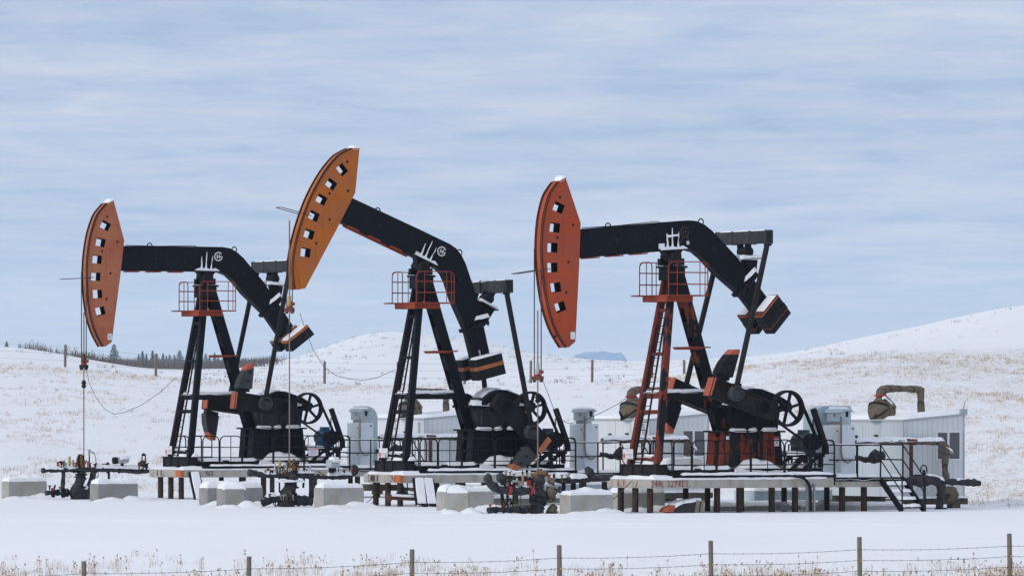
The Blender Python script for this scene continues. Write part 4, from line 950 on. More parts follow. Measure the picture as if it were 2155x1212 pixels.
for key in 'abc':
    un = UN[key]; w = WHICH[key]
    deck = un.thing('pile_deck', (0, 0, 0), {'a': 'farthest concrete deck on rusty piles, under the pump with the blue motor', 'b': 'concrete deck on piles with 296L sprayed on its end',
                    'c': 'nearest concrete deck on piles with 244L 32 PRES sprayed on its side'}[key], 'deck', 'concrete decks on piles')
    u0 = L3(1370, 1015, -VE).x
    if key == 'a': u0 = un.L(380, 998, -VE).x
    if key == 'b': u0 = un.L(842, 1010, -VE).x
    MB().box(u0, END-.02, -VE, VE, DECK-.26, DECK).build('slab', 'slab', deck, bevel=0.015)
    e = MB(); e.snowbox(u0+.02, END-.8, -VE+.03, VE-.03, DECK, 0.085, 40+ord(key), res=.12, drip=.0, over=.0); e.snowbox(u0+.05, 2.0, -VE+.01, -.98, DECK+.005, .10, 52+ord(key), res=.08, drip=.02); e.snowbox(1.6, 4.6, -VE+.01, -1.02, DECK+.005, .13, 55+ord(key), res=.08, drip=.02)
    e.build('snow', 'snow', deck)
    rnd = random.Random(ord(key))
    ends = [(u0+.22, v) for v in (-.86, .0, .86)]
    sides = [(L3(px, 1050, -1.05).x, -1.05) for px in (1509, 1556, 1624, 1673, 1772, 1818)]
    backs = [(L3(px, 1040, 0.9).x, .9) for px in (1443, 1489, 1560, 1650, 1740)]
    for (u, v) in ends+sides+backs:
        MB().tube([(u, v, -.25), (u, v, DECK-.26)], 0.095 if v < 0 or u < 0 else .085, 14).build('pile', 'pile', deck)
    e = MB(); el = MB()
    Uw = Vector((1, 0, 0)); Vw = Vector((0, -1, 0)); Z = Vector((0, 0, 1))
    if key == 'c':
        spray(e, "244L 32'PRES,", (u0+.02, -VE-.003, DECK-.215), Uw, Z, .17)
        e.build('spray_lettering', 'spray', deck, smooth=False)
    elif key == 'b':
        spray(e, "296L", (u0-.003, -.62, DECK-.215), Vw, Z, .17); spray(el, "Cmm", (u0-.003, .95, DECK-.24), Vw, Z, .22, .03)
        e.build('spray_lettering', 'spraybrown', deck, smooth=False); el.build('spray_scrawl', 'spraybrown', deck, smooth=False)
    else:
        q = un.L(433, 998, -VE); spray(e, "96S", (q.x, -VE-.003, DECK-.20), Uw, Z, .15, .02); e.build('spray_lettering', 'spraybrown', deck, smooth=False)
    if key != 'c':
        e = MB(); e.box(u0-.006, u0, -VE+.01, -VE+.42, DECK-.24, DECK-.02); e.box(u0, u0+.12, -VE-.006, -VE, DECK-.24, DECK-.02); e.build('orange_corner', 'sprayorange', deck)
    # rust runs under clips
    e = MB()
    for v in (.62, .30): e.box(u0-.004, u0, v-.05, v+.05, DECK-.22, DECK-.03)
    e.build('rust_run', 'burnt' if key == 'c' else 'spraybrown', deck)
    # cable channels clamped to the deck edge
    if key == 'c':
        e = MB(); q = L3(1699, 1050, -VE); q2 = L3(1710, 1050, -VE)
        e.box(q.x-.07, q.x+.08, -VE-.07, -VE-.005, -.15, DECK-.10); e.box(q2.x-.0, q2.x+.06, -VE-.07, -VE-.005, -.15, DECK-.16); e.build('cable_channel', 'galv', deck)
        e = MB(); P = [L3(x, y, -VE-.1) for x, y in ((1672, 1001), (1690, 1004), (1700, 1014), (1705, 1024), (1706, 1050), (1706, 1075))]; e.tube(P, .045, 8); e.build('power_cable', 'blackdull', deck)
    # walkway grating that the rail stands on
    rail = un.thing('guard_rail', (0, 0, DECK), {'a': 'black hooped guard rail round the farthest pump and its blue motor', 'b': 'black hooped guard rail round the middle pump with lowered cranks', 'c': 'black hooped guard rail in front of the flaking red pedestal'}[key], 'railing', 'hooped guard rails')
    UL, UR = -0.66, L3(1758, 994, -1.22).x; zb = DECK+.13; Hh = 1.12
    e = MB(); e.box(UL, UR, -1.27, -1.17, DECK+.04, zb); e.box(UL, UR, 1.17, 1.27, DECK+.04, zb); e.box(UR-.06, UR, -1.17, 1.17, DECK+.04, zb); e.build('toe_beam', 'black', rail)
    e = MB(); e.snowbox(UL+.3, UR, -1.28, -1.10, zb, .06, 60+ord(key), drip=.015); e.snowbox(UL, UR, 1.1, 1.27, zb, .06, 61, drip=.01); e.build('snow', 'snow', rail)
    cuts = [L3(px, 950, -1.22).x for px in (1416, 1456, 1508, 1580, 1651, 1704, 1757)]
    cuts[0] = UL+.02; cuts[-1] = UR-.02
    for v in (-1.22, 1.22):
        for i in range(len(cuts)-1):
            if v > 0 and i == 2: continue
            e = MB(); hoop(e, (cuts[i]+.02, v, zb), (cuts[i+1]-.02, v, zb), Hh-.13)
            if cuts[i+1]-cuts[i] > .7: m = (cuts[i]+cuts[i+1])/2; e.tube([(m, v, zb), (m, v, zb+Hh-.13)], .015, 5, False)
            e.build('rail_panel', 'blackdull', rail)
    for u, lo, hi in ((UL, -1.2, 1.2), (UR-.02, -1.2, 1.2)):
        e = MB(); hoop(e, (u, lo, zb), (u, -.1, zb), Hh-.13); hoop(e, (u, .1, zb), (u, hi, zb), Hh-.13); e.build('rail_panel', 'blackdull', rail)
    # --- control cabinet
    cb_ = un.thing('control_cabinet', (5.9, 0.3, DECK), {'a': 'white control cabinet with rounded blue duct, by the pump with the blue motor', 'b': 'white control cabinet with plain hooded box, beside the middle pump', 'c': 'white control cabinet near the steps, with blue duct curving behind its left side'}[key], 'cabinet', 'white control cabinets')
    q = L3(1768, 1000, 0.0); cu0 = q.x; zt = L3(1768, 894, 0).z
    e = MB(); e.box(cu0, cu0+.53, -.0, 1.0, DECK+.06, zt); body = e.build('cabinet_body', 'cab', cb_, bevel=0.02)
    e = MB(); e.box(cu0+.03, cu0+.50, -.025, -.0, DECK+.58, zt-.03); e.build('cabinet_door', 'cab', body, bevel=.01)
    e = MB(); e.box(cu0+.03, cu0+.50, -.02, -.0, DECK+.08, DECK+.55); e.build('lower_panel', 'cab', body, bevel=.01)
    e = MB(); e.box(cu0-.02, cu0, .06, .94, DECK+.12, zt-.04); e.build('side_door', 'cab', body, bevel=.01)
    e = MB(); e.box(cu0+.40, cu0+.45, -.045, -.025, zt-.13, zt-.09); e.box(cu0-.035, cu0-.02, .10, .14, zt-.2, zt-.15); e.box(cu0-.035, cu0-.02, .10, .14, zt-1.1, zt-1.05); e.build('latch', 'void', body)
    e = MB(); e.box(cu0-.02, cu0+.6, -.08, 1.06, DECK, DECK+.06); e.build('base_frame', 'blackdull', cb_)
    hz0 = L3(1773, 887, .05).z; hz1 = L3(1773, 864, .05).z; hu0 = L3(1773, 875, .1).x
    e = MB(); e.box(hu0, hu0+.28, .1, 1.0, hz0, hz1); hood = e.build('hood_box', 'cabgrey' if key != 'c' else 'duct', cb_, bevel=.01)
    e = MB(); e.prism([(hu0-.05, hz1-.06), (hu0+.02, hz1+.055), (hu0+.26, hz1+.055), (hu0+.36, hz1-.03), (hu0+.30, hz1-.03), (hu0+.28, hz1-.005), (hu0, hz1-.005)], .04, 1.08); e.build('hood_roof', 'cabgrey' if key != 'c' else 'duct', hood)
    e = MB(); e.snow((hu0+.03, .1, hz1+.055), (hu0+.30, .1, hz1+.04), (hu0+.30, 1.05, hz1+.04), (hu0+.03, 1.05, hz1+.055), .05, 6, .06, .01, 0.0); e.build('snow', 'snow', cb_)
    e = MB(); e.box(hu0+.11, hu0+.20, .09, .1, hz0+.14, hz0+.30); e.build('hood_window', 'void', hood)
    e = MB(); e.box(hu0-.005, hu0, .52, .60, hz0+.14, hz0+.22); e.build('hood_label', 'red', hood)
    e = MB(); e.box(hu0+.04, hu0+.24, .35, .9, zt, hz0); e.build('cable_gland', 'galv', hood)
    e = MB(); e.box(cu0+.12, cu0+.28, .02, .1, zt, zt+.14); e.build('terminal_box', 'cabgrey', cb_)
    e = MB(); P = [L3(x, y, -.1) for x, y in ((1769.5, 876), (1770, 900), (1770, 950), (1772, 962), (1777, 970), (1784, 973), (1791, 970))]; e.tube(P, .032, 8); e.build('conduit', 'conduit' if key != 'a' else 'galv', cb_)
    if key != 'b':
        e = MB(); s = -1 if key == 'c' else 1
        zc = hz0+.05; rr = .42; xc = un.L(795, 900, 1.15).x-rr if key == 'a' else hu0+.05
        prof = [(xc-s*.25 if key == 'a' else xc+.9, DECK), (xc-s*.25 if key == 'a' else xc+.9, zc+rr)]+[(xc+s*rr*math.sin(t), zc+rr*math.cos(t)) for t in [k/8*math.pi/2 for k in range(9)]]+[(xc+s*rr, DECK)]
        e.prism(prof, 1.15, 1.75); e.build('air_duct', 'duct', cb_, bevel=.01)
    # flexible hoses lying behind the cabinet
    e = MB(); e.wrap([L3(x, y, 1.0) for x, y in ((1798, 961), (1812, 964), (1822, 969), (1832, 966), (1845, 959), (1856, 957), (1860, 964))], [.05, .06, .08, .13, .19, .17, .07], 5, .07, .26); h_ = e
    solo(un, 'lagged_hose', L3(1830, 1000, 1.0), h_, 'black_wrap', {'a': 'black lagged hose behind the farthest control cabinet', 'b': 'black lagged hose right of the middle control cabinet', 'c': 'black lagged hose over the steps right of the nearest cabinet'}[key], 'hose', 'lagged hoses behind the cabinets')
    # --- steps and their hand rails
    stp = un.thing('steel_steps', (L3(1875, 1000, -1.3).x, -1.4, 0), {'a': 'black steel landing rail and steps behind the deck end with 296L', 'b': 'black steel landing rail and steps behind the nearest pump legs', 'c': 'snowy black steel steps coming down toward the fence, at right end of the nearest deck'}[key], 'steps', 'steel steps with hand rails')
    ua = L3(1853, 1015, -1.3).x; ub = L3(1900, 1015, -1.3).x; run_ = 1.20
    uL = L3(1756, 1010, -1.3).x
    e = MB()
    for u in (ua, ub): e.bar((u, -VE-.02, DECK-.05), (u, -VE-run_, .02), 0.05, 0.19, (1, 0, 0))
    e.build('stringer', 'black', stp)
    e = MB(); sn = MB()
    for k in range(4):
        f = (k+.75)/4.6; y = -VE-run_*f; z = DECK*(1-f)-.02
        e.box(ua, ub, y-.13, y+.13, z-.03, z); sn.snowbox(ua+.03, ub-.03, y-.13, y+.12, z, .075, 70+k, res=.06, drip=.02)
    e.build('tread', 'black', stp); sn.build('snow', 'snow', stp)
    e = MB(); zr = .98; r = .021
    def P_(u, y, z): return Vector((u, y, z))
    for hgt in (zr, zr*.55):
        e.tube([P_(uL, -VE, DECK+hgt), P_(ua, -VE, DECK+hgt), P_(ua, -VE-run_, hgt+.02)], r, 6); e.tube([P_(ub, -VE+.9, DECK+hgt), P_(ub, -VE, DECK+hgt), P_(ub, -VE-run_, hgt+.02)], r, 6)
        e.tube([P_(uL, -VE, DECK+hgt), P_(uL, -VE+.3, DECK+hgt)], r, 6); e.tube([P_(uL, VE, DECK+hgt), P_(ub, VE, DECK+hgt), P_(ub, -VE+.9, DECK+hgt)], r, 6)
    for u, y, z0 in ((uL, -VE, DECK-.2), ((uL+ua)/2, -VE, DECK), (ua, -VE, DECK), (ub, -VE, DECK), (ub, VE, DECK), (ua, VE, DECK), (uL, VE, DECK)): e.tube([(u, y, z0), (u, y, DECK+zr)], r*1.15, 6)
    for u in (ua, ub): e.tube([(u, -VE-run_, -.05), (u, -VE-run_, zr+.03)], .045 if u == ub else r*1.15, 8)
    e.build('hand_rail', 'blackdull', stp)
    e = MB(); e.box(uL, ub, -VE-.035, -VE-.005, DECK-.09, DECK+.03); e.build('edge_channel', 'blackdull', stp)
    e = MB(); e.snowbox(uL+.05, ub, -VE-.02, -VE+.5, DECK+.02, .09, 80+ord(key), res=.07, drip=.06); e.snow((uL, -VE-.02, DECK+zr+.015), (ua, -VE-.02, DECK+zr+.015), (ua, -VE+.02, DECK+zr+.015), (uL, -VE+.02, DECK+zr+.015), .018, 3, .1, .0, .0); e.build('landing_snow', 'snow', stp)
    # --- shed behind, on skids
    vs0, us0 = 2.0, L3(1901, 900, 2.0).x; us1 = L3(2028, 900, 2.0).x; LV = 4.4
    zc0 = L3(1901, 887, 2.0).z; zc1 = L3(2028, 874, 2.0).z; zf = .36
    sh = un.thing('site_shed', (us0+1, 3.5, 0), {'a': 'farthest white ribbed shed, behind the middle pump legs', 'b': 'white ribbed shed behind the nearest pump, window half hidden by its railing', 'c': 'nearest white ribbed shed with a two pane window, right of the steps'}[key], 'shed', 'white sheds behind the pumps')
    e = MB(); e.prism([(us0, zf), (us1, zf), (us1, zc1), (us0, zc0)], vs0, vs0+LV); e.build('shed_wall', 'ribbed', sh, smooth=False)
    MB().box(us0-.008, us0, vs0+.02, vs0+LV, zf+.01, zc0-.01).build('end_wall', 'ribbed_shaded' if key == 'c' else 'ribbed', sh, smooth=False)
    e = MB(); e.prism([(us0-.03, zc0), (us1+.03, zc1), (us1+.03, zc1+.06), (us0-.03, zc0+.06)], vs0-.03, vs0+LV+.03); rf = e.build('roof', 'lightgrey', sh)
    e = MB(); e.snow((us0, vs0, zc0+.06), (us1, vs0, zc1+.06), (us1, vs0+LV, zc1+.06), (us0, vs0+LV, zc0+.06), .10, 90+ord(key), res=.15, drip=.04); e.build('roof_snow', 'snow', sh)
    wx0, wx1 = L3(1973, 930, 2).x, L3(2018, 930, 2).x; wz0, wz1 = L3(1990, 965, 2).z, L3(1990, 910, 2).z
    e = MB(); e.box(wx0-.04, wx1+.04, vs0-.03, vs0+.0, wz0-.05, wz1+.05); fr = e.build('window_frame', 'white', sh)
    e = MB(); m = (wx0+wx1)/2; e.box(wx0, m-.05, vs0-.036, vs0-.03, wz0, wz1); e.box(m+.03, wx1, vs0-.036, vs0-.03, wz0, wz1); e.build('pane', 'glass', fr)
    e = MB()
    for u in (us0-.02, us1): MB().box(u, u+.025, vs0-.02, vs0, zf, (zc0 if u < us1 else zc1)).build('corner_trim', 'cabgrey', sh)
    e.box(us0-.016, us0-.008, vs0+1.3, vs0+1.33, zf, zc0); e.box(us0-.016, us0-.008, vs0+2.3, vs0+2.33, zf, zc0); e.build('panel_seam', 'cabgrey', sh)
    e = MB(); e.box(us0-.06, us0-.0, vs0+1.42, vs0+1.6, zc0-.45, zc0-.40); e.box(us0-.05, us0, vs0+2.6, vs0+2.75, zc0-.5, zc0-.42); e.build('door_handle', 'void', sh)
    e = MB(); e.box(us0-.10, us0, vs0+.35, vs0+.85, zc0-.70, zc0-.08); e.build('vent_box', 'cab', sh, bevel=.01) if key != 'c' else None
    for v in (vs0+.15, vs0+LV-.3): MB().box(us0-.4, us1+.25, v, v+.2, .12, zf).build('skid_runner', 'timber', sh)
    e = MB()
    for u in (us0+.2, us1-.2):
        for v in (vs0+.25, vs0+2.2, vs0+LV-.2): e.box(u-.15, u+.15, v-.15, v+.15, -.2, .12)
    e.build('block_foot', 'timber', sh)
    e = MB(); e.snowbox(us0-.4, us1+.25, vs0-.05, vs0+.4, zf-.02, .06, 95); e.build('ledge_snow', 'snow', sh)
    if key == 'c':
        e = MB(); q = L3(2029, 872, 2.0); e.box(q.x-.12, q.x+.12, 2.0, 2.08, q.z-.02, q.z+.17); e.tube([q+Vector((0, 0.04, .17)), q+Vector((.06, .04, .42))], .02, 6); e.build('floodlight', 'cabgrey', sh)
    # lagged vessel and pipe on the roof
    vz = 3.5
    ves = un.thing('lagged_vessel', L3(1857, 880, vz), {'a': 'tan wrapped vessel on the farthest shed roof', 'b': 'tan wrapped vessel on the shed roof behind the nearest pump legs', 'c': 'tan wrapped vessel with a red band on the nearest shed roof'}[key], 'vessel', 'tan wrapped vessels on shed roofs')
    A_ = lambda *pts: [L3(x, y, vz) for x, y in pts]
    e = MB(); e.tube(A_((1856, 884), (1856, 877), (1856, 866), (1856, 855), (1856, 845), (1854, 836), (1853, 832)), [.36, .40, .43, .43, .31, .18, .13], 14, True, .05, 3); e.build('vessel_wrap', 'tan_wrap', ves)
    e = MB(); e.wrap(A_((1853, 833), (1853, 826), (1858, 820), (1868, 817.5), (1900, 818), (1938, 819)), [.16, .17, .16, .115, .105, .105], 4, .08, .10); e.wrap(A_((1937, 816), (1938, 830), (1938, 850), (1939, 882)), .115, 6, .08, .10); e.build('wrapped_pipe', 'tan_wrap', ves)
    e = MB(); e.tube(A_((1853, 834), (1853, 830.5)), .19, 12); e.build('strap', 'red', ves)
    e = MB(); c = L3(1856, 862, vz); e.ring(c+Vector((0, 0, .02)), (.45, .2, .85), .42, .018, 26, 6, w=.05); e.ring(c-Vector((0, 0, .06)), (-.5, .2, .8), .42, .018, 26, 6, w=.05); e.build('strap', 'void', ves)
    e = MB(); e.tube([L3(1856, 885, vz), L3(1856, 876, vz)], [.40, .31], 14); e.build('vessel_base', 'cabgrey', ves)
    if key == 'b': e = MB(); p = L3(1840, 884, 2.6); e.tube([p, p+Vector((-.06, 0, .12)), p+Vector((-.14, 0, .26))], [.10, .05, .03], 8); e.build('roof_spout', 'blackdull', ves)
    if key == 'c':
        e = MB(); c = L3(1862, 843, vz-.25); e.snow(c+Vector((-.05, -.1, .1)), c+Vector((.25, -.1, -.12)), c+Vector((.25, .12, -.12)), c+Vector((-.05, .12, .1)), .06, 4, .05, .05); e.build('snow', 'snow', ves)
    # long lagged pipe along the shed wall
    vp = 1.62
    B_ = lambda *pts: [L3(x, y, vp) for x, y in pts]
    lp_ = un.thing('lagged_pipe', L3(1918, 1030, vp), {'a': 'snow topped tan pipe along the farthest shed wall', 'b': 'snow topped tan pipe crossing behind the nearest pump legs', 'c': 'snow topped tan pipe bending down past the window of the nearest shed'}[key], 'pipe', 'tan lagged pipes along the sheds')
    e = MB(); e.wrap(B_((1798, 932), (1850, 931), (1900, 929), (1940, 930), (1975, 930), (1990, 934), (1993, 948), (1989, 965), (1988, 985), (1990, 1000), (1993, 1010)), [.09, .09, .085, .09, .09, .10, .10, .095, .09, .12, .10], 11, .09, .14); e.build('pipe_wrap', 'tan_wrap', lp_)
    a, b = B_((1800, 928), (1986, 926)); e = MB(); e.snow(a+Vector((0, -.08, 0)), b+Vector((0, -.08, 0)), b+Vector((0, .08, 0)), a+Vector((0, .08, 0)), .12, 14, .09, .03); c = L3(1995, 948, vp); e.snow(c+Vector((-.12, -.1, .12)), c+Vector((.15, -.1, -.05)), c+Vector((.15, .1, -.05)), c+Vector((-.12, .1, .12)), .07, 4, .05); e.build('snow', 'snow', lp_)
    e = MB(); e.tube(B_((1917.5, 936), (1917.5, 1036)), .062, 10); e.build('support_post', 'rustred', lp_)
    e = MB(); e.tube(B_((1906, 928), (1928, 929.5)), .10, 10); e.build('clamp', 'rustred', lp_)
# lagged flow line at the right-hand end of the nearest deck
fl_ = U3.thing('flow_line', L3(1980, 1076, .2), 'black lagged flow line with an elbow running down beside the steps', 'pipe')
C_ = lambda v, *pts: [L3(x, y, v) for x, y in pts]
e = MB(); e.wrap(C_(.2, (1905, 1012), (1922, 1010), (1935, 1014), (1962, 1008), (1975, 1013), (1982, 1022), (1980, 1040), (1977, 1058), (1977, 1074)), [.08, .14, .17, .16, .15, .14, .13, .11, .09], 21); e.build('pipe_wrap', 'black_wrap', fl_)
e = MB(); e.wrap(C_(.5, (1985, 1013), (2010, 1014), (2030, 1014), (2050, 1015), (2062, 1017)), [.09, .1, .1, .11, .08], 22); e.build('branch_wrap', 'black_wrap', fl_)
e = MB(); a, b = C_(.2, (1950, 1002), (1986, 1010)); e.snow(a+Vector((0, -.1, 0)), b+Vector((0, -.1, 0)), b+Vector((0, .15, 0)), a+Vector((0, .15, 0)), .12, 5, .06); a, b = C_(.5, (2012, 1009), (2058, 1012)); e.snow(a+Vector((0, -.05, 0)), b+Vector((0, -.05, 0)), b+Vector((0, .05, 0)), a+Vector((0, .05, 0)), .06, 6, .06); e.build('snow', 'snow', fl_)
e = MB(); c = L3(1944, 988, .4); e.ring(c, (.3, -1, 0), .14, .02, 20, 6); e.tube([c, L3(1944, 1010, .4)], .04, 8); e.tube([L3(1925, 1000, .4), L3(1965, 1000, .4)], .03, 6); e.build('valve', 'blackdull', fl_)
e = MB(); e.prism_xy([(L3(1977, 1074, .2).x-.16, .1), (L3(1977, 1074, .2).x+.2, .1), (L3(1977, 1074, .2).x+.1, .3), (L3(1977, 1074, .2).x-.1, .3)], -.05, .06); e.build('pipe_foot', 'black', fl_)
e = MB(); c = L3(1995, 1040, 1.3); e.ball(c, (.35, .3, .24), 3, .12); solo(U3, 'sandbag', c-Vector((0, 0, .3)), e, 'tan_wrap', 'snow dusted tan bag below the window of the nearest shed', 'bag')

# ------------------------------------------------------------------ wellheads: lagged pipes, valves and gauges under each horse head
def wellhead(key):
    un = UN[key]; ut = tips[key][1]
    wh = un.thing('wellhead', (ut, 0, 0), {'a': 'farthest wellhead of black lagged pipes between two concrete blocks', 'b': 'middle wellhead of black lagged pipes with brass fittings below the raised head', 'c': 'nearest wellhead with a tan wrapped pipe beside the black lagged ones'}[key], 'wellhead', 'wellheads under the horse heads')
    s = F/un.O.y
    def W(pts, r, seed=1, mat='black_wrap', v=0.0, name='lagged_pipe', step=.08):
        P = [un.L(x, y, v) for x, y in pts]; r = [q/s for q in r] if isinstance(r, (list, tuple)) else r/s
        return MB().wrap(P, r, seed, step, .16).build(name, mat, wh)
    def T(pts, r, mat, name, v=0.0, n=8): MB().tube([un.L(x, y, v) for x, y in pts], r/s if not isinstance(r, list) else [q/s for q in r], n).build(name, mat, wh)
    def wheel(x, y, r, v=-.3, mat='grey_black'):
        e = MB(); c = un.L(x, y, v); e.ring(c, (.5, -1, 0.1), r/s, .02, 20, 6); e.bar(c-Vector((0, 0, r/s)), c+Vector((0, 0, r/s)), .02, .02); e.bar(c-Vector((r/s, 0, 0)), c+Vector((r/s, 0, 0)), .02, .02); e.tube([c, c+Vector((-.05, .35, 0))], .03, 8); e.build('hand_wheel', mat, wh)
    def snow(x0, x1, y, r, seed, v=0.0, th=.09):
        a = un.L(x0, y, v); b = un.L(x1, y, v); w = r/s; MB().snow(a+Vector((0, -w, 0)), b+Vector((0, -w, 0)), b+Vector((0, w, 0)), a+Vector((0, w, 0)), th, seed, .06, .04).build('snow', 'snow', wh)
    def gauge(x, y, h, mat='brass', r=2.6, v=0.):
        e = MB(); a = un.L(x, y+9, v); b = un.L(x, y-h, v); e.tube([a, a.lerp(b, .3), a.lerp(b, .35), b], [r*.6/s, r*.6/s, r/s, r/s], 8); e.build('fitting', mat, wh)
    def flange(x, y, r, ax=(1, 0, 0), mat='black', v=0., h=.06): MB().disc(un.L(x, y, v), ax, r/s, h, 14).build('flange', mat, wh)
    def clutter(x0, x1, y, n, seed, v=-.05):
        g = random.Random(seed); mats = ['blackrust', 'brass', 'rustred', 'blackdull', 'lightgrey', 'galv', 'red', 'blackdull', 'brass']
        for i in range(n):
            x = g.uniform(x0, x1); h = g.uniform(4, 13); r = g.uniform(1.0, 2.3); t = g.uniform(-2, 2); e = MB(); a = un.L(x, y+4, v); b = un.L(x+t, y-h, v); e.tube([a, a.lerp(b, .6), a.lerp(b, .62), b], [r*.6/s, r*.6/s, r/s, r*.9/s], 7)
            k = g.random()
            if k < .4: e.bar(b-Vector((.05, 0, 0)), b+Vector((.06, 0, .02)), .03, .025)
            elif k < .65: e.disc(b, (.4, -1, 0), .045, .04, 10)
            e.build('fitting', g.choice(mats), wh)
    def straps(pts, r, n, v=0.):
        for i in range(n):
            t = (i+.5)/n*(len(pts)-1); k = int(t); f = t-k; x = pts[k][0]*(1-f)+pts[k+1][0]*f; y = pts[k][1]*(1-f)+pts[k+1][1]*f; d = un.L(pts[k+1][0], pts[k+1][1], v)-un.L(pts[k][0], pts[k][1], v)
            e = MB(); e.disc(un.L(x, y, v), d, r/s*1.06, .035, 12); e.build('wrap_strap', 'blackdull', wh)
    if key == 'a':
        clutter(118, 205, 984, 15, 1); clutter(150, 185, 978, 8, 2, -.12); clutter(285, 313, 984, 5, 3); clutter(100, 150, 1032, 6, 4, -.1); straps([(95, 989), (310, 991)], 5, 9); straps([(171, 996), (163, 1050)], 13, 3)
        W([(88, 990), (105, 989), (135, 988), (175, 988), (215, 987), (260, 990), (290, 992), (313, 991)], [5, 4.6, 5.5, 6, 5.5, 4.5, 4.5, 4], 2)
        W([(134, 990), (133, 1005), (132, 1022), (131, 1034)], [4, 4, 5.5, 5], 3); W([(172, 990), (171, 1004), (166, 1018), (162, 1034), (163, 1054)], [9, 11, 12, 14, 17], 4)
        W([(197, 992), (194, 1008), (190, 1022), (183, 1038), (181, 1052)], [6, 6, 6.5, 11, 12], 5); W([(96, 1037), (112, 1036), (130, 1036), (150, 1036), (165, 1038)], [5, 4, 6, 5, 8], 6)
        for x, r in ((112, 10), (121, 7), (133, 11), (141, 9)): flange(x, 1036, r)
        wheel(160, 1036, 10); flange(171, 998, 13, (0, 0, 1)); T([(171, 990), (171, 975), (170, 955)], [4, 5, 3.5], 'brass', 'stuffing_box'); T([(165, 985), (164, 968), (166, 956)], [4, 3.5, 2], 'blackrust', 'stuffing_box'); T([(175, 986), (174.5, 957)], 3, 'blackrust', 'stuffing_box')
        gauge(146.5, 978, 18, 'yellowpipe', 2.8); gauge(135, 977, 9, 'lightgrey', 2.2); gauge(154, 977, 10, 'lightgrey', 2.2); gauge(122, 983, 12, 'red', 3); T([(120, 980), (127, 969)], 1.2, 'red', 'lever'); gauge(162, 980, 9, 'brass', 2.4)
        T([(188, 985), (188, 960), (187, 946)], [2, 1.4, 1.2], 'blackrust', 'sensor_post'); e = MB(); e.disc(un.L(188, 948, 0), (.3, -1, 0), .05, .06, 12); e.disc(un.L(195, 952, 0), (1, 0, -.3), .03, .12, 10); e.build('sensor', 'cabgrey', wh); T([(198, 953), (202, 965), (201, 980)], .8, 'cable', 'sensor_lead')
        c0, c1 = un.L(240, 969, 0), un.L(270, 967, 0); e = MB(); e.tube([c0, c0.lerp(c1, .1), c0.lerp(c1, .9), c1], [.07, .115, .115, .08], 14); e.build('actuator', 'lightgrey', wh); e = MB(); e.tube([c0-Vector((.03, 0, 0)), c0.lerp(c1, .2)], .12, 14); e.tube([un.L(257, 980, 0), un.L(257, 973, 0)], .06, 10); e.build('actuator_cap', 'blackdull', wh)
        MB().snow(c0.lerp(c1, .35)+Vector((0, -.1, .09)), c1+Vector((0, -.1, .09)), c1+Vector((0, .1, .09)), c0.lerp(c1, .35)+Vector((0, .1, .09)), .06, 3, .05, .05).build('snow', 'snow', wh)
        W([(292, 980), (298, 972), (304, 978), (310, 984)], [4, 7, 6, 3], 9); T([(299, 972), (299, 955)], 1.3, 'blackdull', 'valve_stem'); T([(306, 975), (306, 955)], 1.3, 'blackdull', 'valve_stem'); flange(302, 956, 3); wheel(227, 977, 4, 0); T([(229, 990), (229, 1010)], 2.7, 'black', 'pipe_leg')
        snow(95, 165, 984, 4, 3); snow(200, 290, 983, 4, 4); snow(176, 190, 1026, 5, 5)
        for x in (207, 200): T([(x, 992), (x-3, 1020)], .8, 'cable', 'sensor_lead')
    if key == 'b':
        clutter(555, 665, 996, 18, 5); clutter(600, 630, 985, 9, 6, -.12); clutter(560, 660, 1048, 9, 7, -.25); clutter(700, 752, 996, 5, 8, .45); straps([(535, 996), (660, 1001)], 5.5, 6); straps([(616, 1014), (603, 1060)], 15, 3)
        W([(523, 994), (535, 995), (560, 1000), (600, 1001), (640, 1000), (660, 1002)], [6.5, 7, 5.5, 5.5, 6.5, 6], 2); W([(664, 1004), (700, 1004), (735, 1002), (750, 993), (751, 983), (742, 980)], [3.5, 5, 5.5, 5.5, 5, 4], 3, v=.5)
        W([(672, 1000), (660, 1006), (656, 1020), (655, 1045), (652, 1058)], [5.5, 6, 5.5, 5, 6], 4); W([(612, 992), (615, 1004), (616, 1014), (610, 1026), (604, 1044), (602, 1066)], [6, 11, 10, 15, 15, 19], 5)
        W([(552, 1058), (566, 1054), (580, 1048), (598, 1052)], [7, 8, 7, 8], 6); W([(618, 1052), (640, 1053), (656, 1054)], [11, 12, 10], 7); W([(574, 1005), (574, 1032)], 3.6, 8)
        wheel(611, 1053, 11); wheel(580, 1056, 8); T([(618, 994), (618, 978), (618, 965)], [4, 5, 3], 'brass', 'stuffing_box'); T([(610, 985), (609, 968)], [3.5, 2.5], 'brass', 'stuffing_box')
        gauge(589, 985, 18, 'yellowpipe', 3); gauge(579, 985, 9, 'lightgrey', 2.2); gauge(598, 986, 9, 'lightgrey', 2.2); gauge(583, 994, 8, 'red', 2.4); gauge(602, 996, 8, 'red', 2.4); gauge(564, 995, 13, 'rustred', 2.6); gauge(605, 985, 12, 'brass', 2.2); gauge(640, 994, 18, 'rustred', 2.4); gauge(653, 992, 14, 'lightgrey', 2)
        T([(620, 990), (617, 1012)], 8, 'blackrust', 'casing_spool'); T([(588, 1004), (588, 1036)], 1.8, 'blackrust', 'pipe_leg'); T([(640, 1004), (638, 1026)], 2.4, 'blackrust', 'pipe_leg'); T([(668, 990), (682, 1000)], 1.2, 'brass', 'lever')
